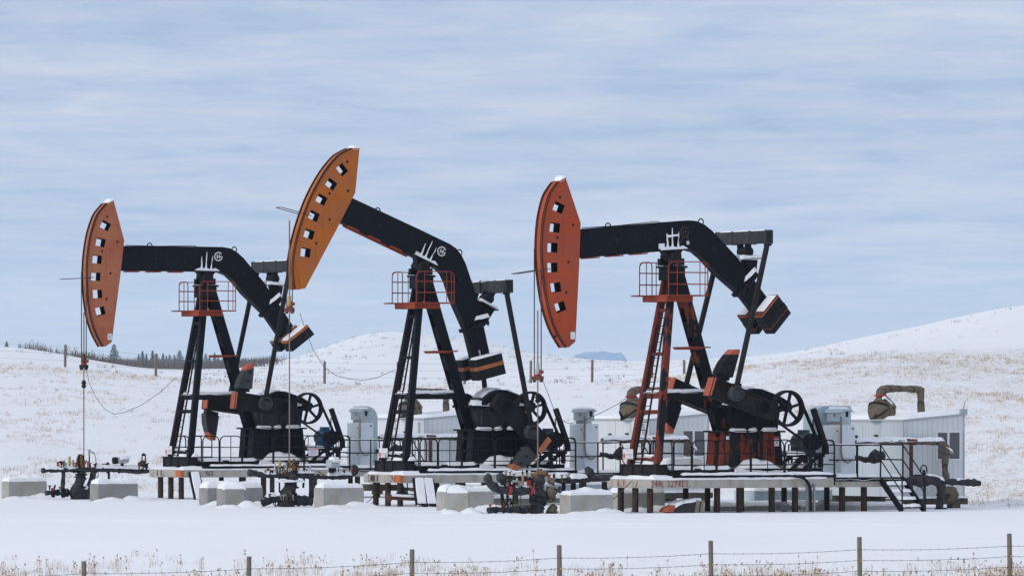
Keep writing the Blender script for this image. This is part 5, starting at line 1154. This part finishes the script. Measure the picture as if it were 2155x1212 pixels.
        e = MB(); c = un.L(700, 976, .4); e.box(c.x-.14, c.x+.16, .2, .6, c.z-.12, c.z+.13); e.build('junction_box', 'cabgrey', wh, bevel=.02); e = MB(); e.tube([un.L(698, 984, .4), un.L(698, 994, .4)], .1, 10); e.build('junction_base', 'black', wh)
        MB().snowbox(c.x-.08, c.x+.18, .2, .6, c.z+.13, .09, 4, res=.05, drip=.08).build('snow', 'snow', wh)
        snow(540, 580, 994, 4, 3); snow(620, 660, 993, 5, 4); snow(690, 740, 997, 5, 5, .5, .13); snow(585, 640, 1012, 6, 6, -.1, .05); snow(560, 580, 1041, 6, 7)
    if key == 'c':
        clutter(1062, 1128, 1024, 16, 9, -.25); clutter(1060, 1150, 1002, 10, 10, .2); clutter(1150, 1185, 1010, 8, 11, -.1); clutter(1030, 1120, 1067, 8, 12, -.05); straps([(1035, 1022), (1120, 1031)], 8, 5, -.2); straps([(1136, 1040), (1129, 1072)], 16, 3); straps([(1035, 1073), (1118, 1072)], 6.5, 5)
        W([(1023, 1003), (1028, 1005), (1030, 1018), (1040, 1026), (1055, 1031), (1085, 1033), (1120, 1031)], [8, 11, 8, 8.5, 8.5, 8.5, 8.5], 2, v=-.2); W([(1048, 1004), (1056, 1004), (1060, 1014), (1060, 1024)], [9, 12, 8, 6], 3, v=.2)
        W([(1060, 1003), (1085, 1006), (1120, 1008)], [5, 4.5, 5], 4, v=.4); W([(1134, 998), (1134, 1012), (1135, 1022), (1134, 1030), (1139, 1040), (1136, 1055), (1128, 1066), (1130, 1080)], [11, 12, 9, 10, 14, 15, 17, 14], 5)
        W([(1027, 1074), (1045, 1071), (1060, 1073), (1080, 1071), (1100, 1074), (1122, 1072)], [6, 7, 5.5, 7, 6, 7], 6); W([(1164, 1006), (1160, 1018)], [6, 8], 7, 'tan_wrap', -.1, 'tan_pipe'); W([(1160, 1024), (1158, 1040), (1163, 1054)], [10, 9, 9], 8, 'tan_wrap', -.1, 'tan_pipe'); W([(1168, 1064), (1160, 1072), (1163, 1081)], [7, 12, 13], 9, 'tan_wrap', -.1, 'tan_pipe')
        W([(1166, 1010), (1180, 1011), (1210, 1010), (1250, 1008), (1282, 1007)], [4, 7, 6, 5, 4], 10, v=.5); W([(1234, 984), (1240, 992), (1246, 1001)], [6, 9, 8], 11, v=.5)
        e = MB(); c = un.L(1136, 998, 0); e.tube([c+Vector((-.18, 0, -.08)), c+Vector((0, 0, 0)), c+Vector((.24, 0, .02))], [.12, .15, .06], 10, True, .06, 3); e.build('cap_wrap', 'brass', wh)
        for x in (1071, 1117): MB().disc(un.L(x, 1031, -.2), (1, 0, -.15), .135, .10, 12).build('red_flange', 'red', wh)
        gauge(1100, 1022, 24, 'yellowpipe', 2.8); gauge(1070, 1024, 13, 'rustred', 2.6); gauge(1088, 1014, 9, 'lightgrey', 2.2); gauge(1093, 1024, 9, 'red', 2.2); gauge(1113, 1022, 14, 'blackrust', 2.4); gauge(1116, 1020, 8, 'red', 2)
        T([(1067, 1034), (1069, 1066)], 2.4, 'blackdull', 'pipe_leg'); T([(1056, 1034), (1058, 1062)], 3.8, 'black', 'pipe_leg'); T([(1070, 1042), (1064, 1066)], 1.4, 'black', 'pipe_leg'); T([(1072, 1046), (1080, 1066)], 1.4, 'black', 'pipe_leg'); T([(1059, 1052), (1059, 1067)], 4.5, 'rustred', 'pipe_foot')
        T([(1095, 1034), (1095, 1062)], .9, 'cable', 'sensor_lead'); T([(1186, 1012), (1186, 1034)], 4.5, 'black', 'pipe_leg', .5); T([(1220, 1012), (1220, 1032)], 1.6, 'black', 'pipe_leg', .5); T([(1153, 990), (1153, 1003)], 1.2, 'brass', 'lever'); T([(1138, 996), (1138, 986)], 3, 'brass', 'stuffing_box')
        e = MB(); e.box(un.L(1087, 1060, .6).x, un.L(1115, 1060, .6).x, .5, .8, .05, .26); e.build('drip_tray', 'galv', wh)
        wheel(1178, 1030, 6, -.3); T([(1166, 1044), (1178, 1024)], 1.6, 'black', 'lever')
        snow(1060, 1118, 997, 6, 3, .4, .14); snow(1160, 1190, 1003, 6, 4, .5, .12); snow(1200, 1235, 1003, 6, 5, .5, .12); snow(1085, 1118, 1024, 4, 6, -.2, .05); snow(1046, 1062, 1024, 4, 7, -.2, .05)
for key in 'abc': wellhead(key)

# ------------------------------------------------------------------ concrete blocks with snow on top
def block(px, base_y, L_, dpt, H, yaw, label, mat='concrete', seed=0, cham=0.035, waist=0.0, mound=True):
    """near lower corner at photo point (px, base_y) on the pad; L_ long along yaw, dpt away from the camera"""
    D = CZ*F/(base_y-HY); X = (px-CX)/F*D
    o = bpy.data.objects.new('concrete_block', None); scene.collection.objects.link(o); o.location = (X, D, 0); o.rotation_euler = (0, 0, R(yaw)); o.empty_display_size = .3; OFF[o.name] = Vector((0, 0, 0))
    tag(o, label, 'concrete block', 'concrete barrier blocks')
    e = MB(); c = cham
    poly = [(0, c), (c, 0), (L_-c, 0), (L_, c), (L_, dpt-c), (L_-c, dpt), (c, dpt), (0, dpt-c)] if not waist else [(0, 0.05), (c, 0), (L_/2-waist, 0), (L_/2, .06), (L_/2+waist, 0), (L_-c, 0), (L_, .05), (L_, dpt), (0, dpt)]
    e.prism_xy(poly, -.15, H); e.build('block', mat, o, bevel=.025)
    e = MB(); e.snowbox(.02, L_-.02, .02, dpt-.02, H, .17, seed, res=.04, drip=.045, over=.012); e.build('snow_cap', 'snow', o)
    e = MB(); e.snowbox(-.25, L_*.75, -.42, .2, -.04, .15, seed+20, res=.07, drip=0, dome=True); e.snowbox(L_*.45, L_+.45, -.30, .35, -.04, .19, seed+30, res=.07, drip=0, dome=True); e.build('snow_drift', 'snow', o)
    return o
block(17, 1049, 1.42, .62, .585, 27, 'pale concrete block farthest left, cut by the picture edge', seed=1)
block(205, 1054, 1.46, .66, .57, 27, 'mottled concrete block beside the farthest wellhead', seed=2, mat='concrete_dark')
block(435, 1063, 1.95, .62, .55, 27, 'long concrete block behind an end-on block, before the deck of the blue-motor pump', seed=3, mat='concrete_dark')
block(468, 1067, .76, 1.2, .57, 12, 'dark concrete block set end-on against a longer block near the leaning plank', seed=4, mat='concrete_dark', cham=.09)
block(679, 1067, 1.42, .66, .60, 27, 'clean concrete block between the middle wellhead and the 296L deck end', seed=5)
block(936, 1075, 1.6, .66, .58, 24, 'concrete block half hidden behind a cleaner end-on one', seed=6)
block(939, 1081, .66, 1.0, .605, 0, 'smooth concrete block set end-on in front of another, near the snowy planks', seed=7, mat='concrete', cham=.03)
block(1199, 1081, 1.44, .66, .55, 27, 'concrete block with ragged snow cap, right of the nearest wellhead', seed=8)
block(1300, 1076, 1.6, .6, .56, 27, 'cream concrete block standing behind the end piles of the nearest deck', seed=9)

# ------------------------------------------------------------------ leaning planks, spare counterweight, signs, ties under the decks
def planks(key, pts, label):
    un = UN[key]; t = un.thing('leaning_steps', un.L(pts[0][1][0], pts[0][1][1], -1.7), label, 'steps', 'snowed up steps leaning on deck corners')
    for i, (a, b) in enumerate(pts):
        p = un.L(*a, -VE-.02); q = un.L(*b, -VE-.75); q.z = max(q.z, -.05); d = q-p; x = Vector((.19, 0, 0)); e = MB()
        e.bar(p+x*.6-Vector((.02, 0, .05)), q+x*.6-Vector((.02, 0, .05)), .40, .07, (1, 0, 0)); e.build('plank', 'blackdull', t)
        e = MB(); e.snow(p-x*.4+Vector((.02, -.02, 0)), p+x*1.5+Vector((0, -.02, 0)), q+x*1.5, q-x*.4, .045, 7+i, .04, .05, .0); e.build('snow', 'snow', t)
    return t
planks('a', [((403, 992), (416, 1052))], 'single snowed up plank leaning on the deck corner of the pump with the blue motor')
t = planks('b', [((875, 1005), (882, 1060)), ((894, 1005), (903, 1060))], 'two snowed up planks leaning side by side on the deck corner with 296L')
e = MB(); a, b = U2.L(818, 1047, -VE-.3), U2.L(872, 1049, -VE-.3); e.bar(a, b, .10, .12); e.tube([a-Vector((.02, 0, 0)), a+Vector((.06, 0, 0))], .12, 10); pb = solo(U2, 'steel_bar', U2.L(845, 1062, -VE-.3), e, 'rustred', 'rusty bar with snow on it, between the piles below 296L', 'steel bar')
e = MB(); e.snow(a+Vector((.05, -.06, .07)), b+Vector((0, -.06, .07)), b+Vector((0, .06, .07)), a+Vector((.05, .06, .07)), .06, 3, .05, .02); s_ = e.build('snow', 'snow', None); s_.data.transform(Matrix.Translation(-U2.L(845, 1062, -VE-.3))); s_.parent = pb
cwt = U3.thing('spare_counterweight', L3(1440, 1078, -1.25), 'spare counterweight with orange tip lying in the snow under the nearest deck', 'counterweight')
pg = [(1403, 1076), (1410, 1068), (1423, 1062), (1446, 1057), (1466, 1054), (1476, 1053), (1474, 1079), (1447, 1081), (1418, 1079)]
q = [L3(x, y, -1.25) for x, y in pg]; q = [(p.x, p.z) for p in q]
MB().prism(q[2:8]+[q[8]], -1.25, -.75).build('weight_body', 'grey_black', cwt, bevel=.02); MB().prism([q[0], q[1], q[2], q[8]], -1.248, -.752).build('weight_tip', 'orange', cwt, bevel=.02)
a, b = L3(1412, 1066, -1.25), L3(1478, 1051.5, -1.25); m = L3(1440, 1057, -1.25)
e = MB(); e.snow((m.x-.3, -1.26, m.z-.1), (m.x, -1.26, m.z+.02), (m.x, -.75, m.z+.02), (m.x-.3, -.75, m.z-.1), .06, 3, .06); e.snow((m.x, -1.26, m.z+.0), (b.x, -1.26, b.z), (b.x, -.75, b.z), (m.x, -.75, m.z), .06, 4, .06); e.build('snow', 'snow', cwt)
e = MB()
for x in (1470, 1480): p = L3(x, 1052, -1.3); g = L3(x-3, 1080, -1.3); e.bar((p.x, -1.22, p.z), (g.x, -1.22, g.z), .14, .11)
solo(U3, 'timber_chock', L3(1474, 1078, -1.25), e, 'board', 'worn timber chocks propping the spare counterweight', 'timber')
def sign(key, px, py, v, w, h, label, style):
    un = UN[key]; c = un.L(px, py, v); t = un.thing('warning_sign', c-Vector((0, 0, h/2)), label, 'sign', 'white warning signs'); u = c.x; sgn = -1
    face = MB()
    if style == 'side': face.box(u-w/2, u+w/2, v-.012, v, c.z-h/2, c.z+h/2)
    else: face.box(u-.012, u, v-w/2, v+w/2, c.z-h/2, c.z+h/2)
    face.build('sign_board', 'signwhite', t, bevel=.004)
    def blk(a0, a1, b0, b1, mat, nm, pr):
        m = MB(); z0 = c.z-h/2+h*b0; z1 = c.z-h/2+h*b1
        if style == 'side': m.box(u-w/2+w*a0, u-w/2+w*a1, v-.012-pr, v-.012, z0, z1)
        else: m.box(u-.012-pr, u-.012, v+w/2-w*a1, v+w/2-w*a0, z0, z1)
        m.build(nm, mat, t)
    if style == 'side': blk(0, 1, .72, 1.0, 'signpink', 'sign_header', .004); blk(.12, .88, .52, .60, 'signgrey', 'sign_text', .003); blk(.2, .8, .36, .42, 'signgrey', 'sign_text', .003); blk(.12, .88, .2, .26, 'signgrey', 'sign_text', .003)
    else:
        blk(.32, .72, .80, .86, 'signgrey', 'sign_text', .003); blk(.28, .96, .47, .54, 'signgrey', 'sign_text', .003); blk(.28, .96, .30, .38, 'signgrey', 'sign_text', .003); blk(.08, .92, .05, .12, 'signpink', 'sign_text', .003)
        m = MB(); z = c.z-h/2+h*.33; y = v+w/2-w*.14; r = w*.12; pts = [(y-r, z), (y, z-r*1.6), (y+r, z), (y, z+r*1.6)]
        m.add([(u-.016, p[0], p[1]) for p in pts]+[(u-.012, p[0], p[1]) for p in pts], [(0, 1, 2, 3), (7, 6, 5, 4)]+[(i, i+4, (i+1) % 4+4, (i+1) % 4) for i in range(4)]); m.build('hazard_diamond', 'signred', t)
sign('c', 1322, 955, .62, .60, .29, 'white hazard sign on the flaking red legs', 'front')
sign('b', 807, 953, .62, .60, .30, 'white hazard sign on the black legs beside the 296L deck end', 'front')
sign('a', 355, 947, .62, .56, .28, 'white hazard sign on the legs of the pump with the blue motor', 'front')
sign('a', 659, 950, -1.29, .36, .26, 'pink topped notice on the guard rail below the blue motor', 'side')
# loose power cables down to the snow
e = MB(); e.tube([L3(x, y, -1.0) for x, y in ((1341, 1012), (1337, 1030), (1340, 1045), (1335, 1062), (1328, 1078))], .012, 5); e.tube([L3(x, y, -.6) for x, y in ((1329, 1012), (1310, 1032), (1288, 1053))], .012, 5)
solo(U3, 'loose_cable', L3(1330, 1078, -1), e, 'cable', 'thin black cables hanging off the end of the nearest deck', 'cable')
e = MB(); e.tube([U2.L(x, y, .3) for x, y in ((787, 1040), (779, 1052), (763, 1062))], .012, 5); e.tube([U2.L(x, y, .3) for x, y in ((790, 1045), (785, 1056), (776, 1063))], .012, 5)
solo(U2, 'loose_cable', U2.L(780, 1062, .3), e, 'cable', 'thin black cables coiling onto the snow beside 296L', 'cable')
# timber and plates stored on the ground beneath and behind the nearest deck
def ground_box(un, name, x0, x1, y, v, dep, z0, z1, mat, label, cat, th=.10, group=None):
    a = un.L(x0, y, v).x; b = un.L(x1, y, v).x; t = un.thing(name, ((a+b)/2, v, z0), label, cat, group)
    MB().box(a, b, v, v+dep, z0, z1).build('beam', mat, t, bevel=.01); MB().snowbox(a, b, v, v+dep, z1, th, int(x0), res=.08).build('snow', 'snow', t)
ground_box(U3, 'pipe_tray', 1500, 1715, 1070, 1.5, .6, .0, .17, 'galv', 'long snowy steel tray on the ground behind the nearest piles', 'tray')
ground_box(U3, 'steel_plate', 1640, 1660, 1070, .2, .5, .02, .22, 'galv', 'short grey steel box between the piles of the nearest deck', 'steel box', .06)
ground_box(U3, 'skid_beam', 1700, 1905, 1070, .9, .4, -.02, .16, 'lightgrey', 'snow covered grey beam lying behind the piles below the landing', 'beam', .08)
ground_box(U2, 'pipe_tray', 900, 1240, 1050, 2.0, .5, .0, .2, 'galv', 'snowy steel tray on the ground behind the middle deck', 'tray')
ground_box(U3, 'equipment_box', 1400, 1500, 985, 1.7, .8, DECK+.0, DECK+.42, 'duct', 'pale grey equipment box with thick snow, left of the flaking pedestal', 'box', .16)

ground_box(U3, 'skid_base', 1588, 1752, 1050, 2.4, 1.2, .28, .60, 'duct', 'pale blue skid base seen between the piles under the nearest deck', 'skid', .05)
ground_box(U3, 'timber_stack', 1745, 1890, 1056, 1.7, .35, .02, .20, 'timber', 'dark timbers lying in the shade below the landing', 'timber', .03)
ground_box(U2, 'skid_base', 1010, 1290, 1030, 2.4, 1.2, .28, .62, 'duct', 'pale blue skid base behind the piles of the middle deck', 'skid', .05)
# ------------------------------------------------------------------ wire fences
def fence(name, posts, hgt, wires, r, label, wr, lean=0.02, extra=()):
    x0, d0 = posts[0]; f = bpy.data.objects.new(name, None); scene.collection.objects.link(f)
    tops = []; rnd = random.Random(len(posts))
    pts = [Vector(((px-CX)/F*D, D, float(ground_z(np.array([px], float), np.array([D], float))[0]))) for px, D in posts]
    f.location = pts[0]; OFF[f.name] = pts[0].copy(); tag(f, label, 'fence')
    for i, p in enumerate(pts):
        h = hgt if not callable(hgt) else hgt(i, p); dx = Vector((rnd.uniform(-lean, lean), rnd.uniform(-lean, lean), 0))
        e = MB(); e.tube([p-Vector((0, 0, .3)), p+dx*.5+Vector((0, 0, h*.5)), p+dx+Vector((0, 0, h-.03)), p+dx+Vector((0, 0, h))], [r*1.06, r, r*.97, r*.88], 12, True, .04, i)
        po = e.build('fence_post', 'post', f); tops.append((p, dx, h))
        if wr > .004 and i > 2 and name == 'barbed_wire_fence': e = MB(); zz = h*wires[1]; e.disc(p+dx+Vector((.05, -r*.9, zz)), (0, 1, 0), .035, .05, 8); e.build('insulator', 'yellowpipe', po)
    for wv in wires:
        e = MB(); P = []
        for (p, dx, h) in tops: P.append(p+dx*wv+Vector((0, -r*.9, h*wv)))
        Q = []
        for a, b in zip(P[:-1], P[1:]):
            for k in range(8): t = k/8; Q.append(a.lerp(b, t)-Vector((0, 0, .07*4*t*(1-t)*.6)))
        Q.append(P[-1]); e.tube(Q, wr, 4, False)
        if name == 'barbed_wire_fence':
            for a, b in zip(Q[:-1], Q[1:]):
                n = max(1, int((b-a).length/.16))
                for k in range(n): c = a.lerp(b, (k+.5)/n); e.bar(c-Vector((.012, 0, .025)), c+Vector((.012, 0, .025)), .006, .006)
        e.build('wire', 'cable', f)
front = [(-880, 1212), (-527, 1201), (-175, 1190), (177, 1180), (523.5, 1170), (867, 1155), (1178, 1146), (1497, 1137), (1810, 1129), (2125.5, 1122), (2445, 1115), (2762, 1108)]
def fh(i, p): 
    D = p.y; return CZ+(HY-front[i][1])*D/F-p.z
fence('barbed_wire_fence', [(px, 156.5) for px, _ in front], fh, (.74, .52, .30, .12), .062, 'barbed wire fence of round weathered posts along the front of the pad', .005)
back = [(-70, 352), (137, 352), (328, 352), (500, 352), (683, 352), (838, 352), (978, 352), (1117, 352), (1246, 352), (1372, 352), (1440, 352)]
fence('pasture_fence', back, lambda i, p: 1.28 if i < 9 else .8, (.93, .62, .30), .075, 'distant pasture fence with thin wires across the foot of the hills', .0035)
# ------------------------------------------------------------------ dry grass, brush, trees, mountain
rng = np.random.default_rng(7)
def blades_mesh(name, X, Y, Z, H, W, lean, mat, label, cat, seed):
    """each blade a narrow bent leaf of two quads"""
    n = len(X); g = np.random.default_rng(seed)
    az = g.uniform(0, 2*np.pi, n); ln = np.abs(g.normal(0, lean, n))*H; dx, dy = np.cos(az)*ln, np.sin(az)*ln*.6
    sx = g.choice([-1, 1], n)*W/2*(0.6+.4*np.abs(np.cos(g.uniform(0, 6.28, n)))); sy = g.normal(0, .25, n)*W
    v = np.zeros((n, 6, 3))
    for k, (t, w) in enumerate(((0, 1.0), (.55, .9), (1.0, .35))):
        bx = X+dx*t*t; by = Y+dy*t*t; bz = Z+H*t*(1-.12*t)
        v[:, 2*k, 0] = bx-sx*w; v[:, 2*k, 1] = by-sy*w; v[:, 2*k, 2] = bz
        v[:, 2*k+1, 0] = bx+sx*w; v[:, 2*k+1, 1] = by+sy*w; v[:, 2*k+1, 2] = bz
    v = v.reshape(-1, 3); b = np.arange(n)*6
    f = np.concatenate([np.stack([b, b+1, b+3, b+2], 1), np.stack([b+2, b+3, b+5, b+4], 1)])
    me = bpy.data.meshes.new(name)
    me.vertices.add(len(v)); me.vertices.foreach_set('co', v.ravel()); me.loops.add(f.size); me.loops.foreach_set('vertex_index', f.ravel().astype(np.int32))
    me.polygons.add(len(f)); me.polygons.foreach_set('loop_start', (np.arange(len(f))*4).astype(np.int32)); me.polygons.foreach_set('loop_total', np.full(len(f), 4, np.int32))
    me.update(calc_edges=True); me.materials.append(M[mat]); o = bpy.data.objects.new(name, me); scene.collection.objects.link(o)
    return tag(o, label, cat, kind='stuff')
def tufts(n, pxr, Dr, dens, per, spread, seed):
    """clump centres in (column, depth), thinned by dens, each with per blades"""
    g = np.random.default_rng(seed); px = g.uniform(*pxr, n); u = g.uniform(0, 1, n); D = np.sqrt(Dr[0]**2+u*(Dr[1]**2-Dr[0]**2))
    X = (px-CX)/F*D; k = g.uniform(0, 1, n) < dens(px, D, X); px, D, X = px[k], D[k], X[k]
    m = len(X); cnt = per; X = np.repeat(X, cnt)+g.normal(0, spread, m*cnt); D = np.repeat(D, cnt)+g.normal(0, spread, m*cnt); s = np.repeat(g.uniform(.6, 1.35, m), cnt)
    return X, D, ground_z(X/D*F+CX, D)-.02, s, g
def dens_hill(px, D, X):
    pd = meadow_start(px); right = smooth((px-1150)/700); p = fbm(X*.30, D*.16, 31, 3); q = fbm(X*.045, D*.014, 12, 3)
    d = (.10+smooth((p-.40)/.20))*(.13+.62*right+.05*smooth((600-px)/600))*(.35+1.2*smooth((q-.36)/.25))
    band = np.exp(-((D-339)/13.0)**2)*smooth((fbm(X*.06, D*.02, 40, 3)-.38)/.15)
    return np.where(D > pd+.2, np.clip(np.maximum(d*(1-.55*smooth((D-240)/95)), band*.20), 0, 1)*(.06*right*smooth((470-D)/60)+smooth((354-D)/10)), 0)
X, Y, Z, s, g = tufts(160000, (-800, 2800), (184, 470), dens_hill, 7, .13, 5)
blades_mesh('dry_grass', X, Y, Z, s*g.uniform(.07, .21, len(X)), .010*np.ones(len(X)), .5, 'straw', 'dry straw coloured grass poking through the snow on the slope behind', 'grass', 6)
def dens_front(px, D, X):
    edge = 163.8-3.4*smooth((px-250)/1700)
    p = fbm(X*.9, D*.5, 77, 3); return (.22+.78*smooth((p-.32)/.25))*smooth((edge+.6-D)/3.0)
X, Y, Z, s, g = tufts(10500, (-700, 2900), (150, 166), dens_front, 8, .10, 15)
blades_mesh('fence_grass', X, Y, Z, s*g.uniform(.10, .27, len(X)), .0065*np.ones(len(X)), .32, 'straw', 'tall dry grass standing in the snow along the front wire fence', 'grass', 16)
# seed heads on the front grass
def seed_heads():
    g = np.random.default_rng(21); n = 3400; k = g.choice(len(X), n, replace=False); H = g.uniform(.18, .40, n)
    x, y, z = X[k], Y[k], Z[k]; rep = 3   # each stalk carries a small head of stubby leaves near its tip
    hx = np.concatenate([x]+[x+g.normal(0, .012, n) for _ in range(rep)]); hy = np.concatenate([y]*(rep+1)); hz = np.concatenate([z]+[z+H*g.uniform(.72, .9, n) for _ in range(rep)])
    return hx, hy, hz, np.concatenate([H]+[H*.16]*rep), np.concatenate([np.full(n, .005)]+[np.full(n, .022)]*rep)
hx, hy, hz, hh, hw = seed_heads()
blades_mesh('weed_stalks', hx, hy, hz, hh, hw, .16, 'straw_dark', 'thin brown weed stalks among the grass by the front fence', 'weeds', 22)
# scattered brush: along the pasture fence and on the hills beyond
def dens_brush(px, D, X):
    belt = np.exp(-((D-356)/9.0)**2)*(.15+.85*smooth((fbm(X*.12, D*.05, 61, 3)-.36)/.2))*np.where(px < 1330, 1.0, .15)
    hill = smooth((fbm(X*.05, D*.03, 62, 4)-.47)/.12)*.16*np.where(px > 1400, .16, 1.0)
    midl = np.exp(-((px-500)/110.0)**2)*smooth((fbm(X*.15, D*.08, 63, 3)-.4)/.2)*smooth((D-360)/20)*.5
    return np.clip(np.maximum(np.maximum(belt, hill), midl), 0, 1)
X, Y, Z, s, g = tufts(16000, (-330, 2480), (346, 900), dens_brush, 9, .18, 35)
blades_mesh('winter_brush', X, Y, Z, s*g.uniform(.08, .30, len(X)), .018*np.ones(len(X)), .7, 'brush', 'low bare brush dotted over the snowy hills behind the pasture fence', 'brush', 36)
# scrub just over the near crest
def dens_near(px, D, X): return smooth((px-30)/60)*smooth((600-px)/80)*(.15+.85*smooth((fbm(X*.05, D*.02, 66, 3)-.38)/.2))
X, Y, Z, s, g = tufts(1500, (20, 600), (440, 640), dens_near, 12, .5, 47)
blades_mesh('leafless_shrubs', X, Y, Z, s*g.uniform(.25, .75, len(X)), .035*np.ones(len(X)), .45, 'scrub', 'grey leafless shrubs showing over the crest of the left hill', 'shrubs', 48)
# far belt of scrub on the plain, left
def dens_belt(px, D, X): return smooth((530-px)/60)*(.25+.75*smooth((fbm(X*.02, D*.004, 64, 3)-.38)/.2))
X, Y, Z, s, g = tufts(2600, (-300, 560), (1500, 3300), dens_belt, 12, 1.3, 45)
blades_mesh('willow_scrub', X, Y, Z, s*g.uniform(.9, 2.6, len(X)), .22*np.ones(len(X)), .5, 'scrub', 'grey belt of bare scrub on the plain below the left sky', 'scrub', 46)

def make_conifer(seed, slim):
    g = random.Random(seed); e = MB(); tr = MB(); tr.tube([(0, 0, -.3), (0, 0, 4), (0, 0, 9.6)], [.22, .14, .02], 6)
    n = 760
    for i in range(n):
        t = (i+g.random())/n; z = .5+9.4*t; rmax = (1-t)**.85*slim*(.75+.5*g.random())+.12; a = g.uniform(0, 6.283); r = rmax*math.sqrt(g.random())
        c = Vector((r*math.cos(a), r*math.sin(a), z)); d = Vector((math.cos(a), math.sin(a), -.35)); w = g.uniform(.22, .42)*(1.25-t*.7); l = g.uniform(.5, 1.0)*(1.2-t*.6)
        sd_ = Vector((-math.sin(a), math.cos(a), g.uniform(-.3, .3)))*w
        e.add([c-sd_*.6, c+sd_*.6, c+d*l*.6+sd_, c+d*l, c+d*l*.6-sd_], [(0, 1, 2, 3, 4)])
    return e, tr
protos = []
def conifer(px, base_y, top_y, D, k, label, group):
    h = (base_y-top_y)*D/F; X = (px-CX)/F*D; z = float(ground_z(np.array([px], float), np.array([D], float))[0]); z = min(z, CZ+(HY-base_y)*D/F)
    o = bpy.data.objects.new('conifer', None); scene.collection.objects.link(o); o.location = (X, D, z); o.scale = (h/9.9,)*3; o.rotation_euler = (0, 0, k*1.3)
    tag(o, label, 'tree', group)
    if len(protos) < 3:
        e, tr = make_conifer(k+3, (2.2, 1.8, 3.5)[len(protos)]); OFF[o.name] = Vector((0, 0, 0))
        a = e.build('crown', 'needles', o, smooth=False); b = tr.build('trunk', 'bark', o); protos.append((a, b))
    else:
        for src in protos[k % 3]:
            c = src.copy(); scene.collection.objects.link(c); c.parent = o
conifer(300, 772, 738, 2900, 0, 'slim dark conifer leading the row on the far plain', None)
conifer(321, 772, 737, 2900, 1, 'narrow conifer left of the distant fence post', None)
conifer(240, 760, 716, 2500, 2, 'bushy lone conifer on the skyline left of the tree row', None)
conifer(14, 731, 716, 470, 2, 'small lone conifer on the hill crest at far left', None)
conifer(378, 776, 737, 2500, 2, 'broad conifer standing in front of the row beside the black legs', None)
row = [(292, 770, 745), (308, 771, 744), (330, 771, 744), (343, 771, 743), (350, 771, 748), (357, 771, 746), (367, 771, 746), (392, 773, 748), (404, 773, 750), (414, 773, 745), (424, 774, 750), (433, 774, 744), (441, 774, 748), (452, 775, 742), (459, 775, 752), (470, 776, 752), (512, 777, 753), (535, 777, 755), (548, 776, 757)]
for i, (px, by, ty) in enumerate(row): conifer(px, by, ty, 3000+i*7, i, 'small dark conifer in the distant row across the plain', 'distant row of conifers')
conifer(582, 768, 742, 1500, 1, 'conifer peeping over the foot of the dome hill, between the pump parts', None)

def mountain(px0, px1, D, base, tops, seed, label, name='mountain'):
    n = 120; m = 14; vs = []; g = np.linspace(px0, px1, n); prof = np.interp(g, [t[0] for t in tops], [t[1] for t in tops])
    for j in range(m):
        t = j/(m-1)
        for i in range(n):
            Dj = D-(1-t)*D*.10+0*i; y = base+(prof[i]-base)*(t**.8); hz = CZ+(HY-y)*Dj/F
            rough = (float(fbm(np.array([g[i]*.09]), np.array([t*4.0]), seed)[0])-.47)*(base-prof[i])*.5*Dj/F*(t*(1.2-t))
            vs.append(((g[i]-CX)/F*Dj, Dj, hz+rough))
    vs += [((g[i]-CX)/F*D*1.1, D*1.1, CZ+(HY-base)*D*1.1/F-50) for i in range(n)]
    fs = [(j*n+i, j*n+i+1, (j+1)*n+i+1, (j+1)*n+i) for j in range(m) for i in range(n-1)]
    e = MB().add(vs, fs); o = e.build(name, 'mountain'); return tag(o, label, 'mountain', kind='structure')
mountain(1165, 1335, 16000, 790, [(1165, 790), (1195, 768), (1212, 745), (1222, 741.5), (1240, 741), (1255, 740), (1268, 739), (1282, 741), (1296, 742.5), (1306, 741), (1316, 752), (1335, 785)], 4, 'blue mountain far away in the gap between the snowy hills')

# ------------------------------------------------------------------ the air itself
def build_haze():
    m = bpy.data.materials.new('haze'); m.use_nodes = True; nt = m.node_tree; nt.nodes.clear()
    out = nt.nodes.new('ShaderNodeOutputMaterial'); v = nt.nodes.new('ShaderNodeVolumePrincipled')
    v.inputs['Color'].default_value = (0.74, 0.88, 1.0, 1); v.inputs['Density'].default_value = 5.0e-5; v.inputs['Anisotropy'].default_value = 0.2
    nt.links.new(v.outputs[0], out.inputs['Volume']); M['haze'] = m
    o = MB().box(-9000, 12000, -60, 18500, -160, 330).build('haze', 'haze', None, smooth=False); tag(o, kind='stuff')
    o['label'] = 'thin blue winter haze over the plain and hills'; o['category'] = 'haze'
build_haze()
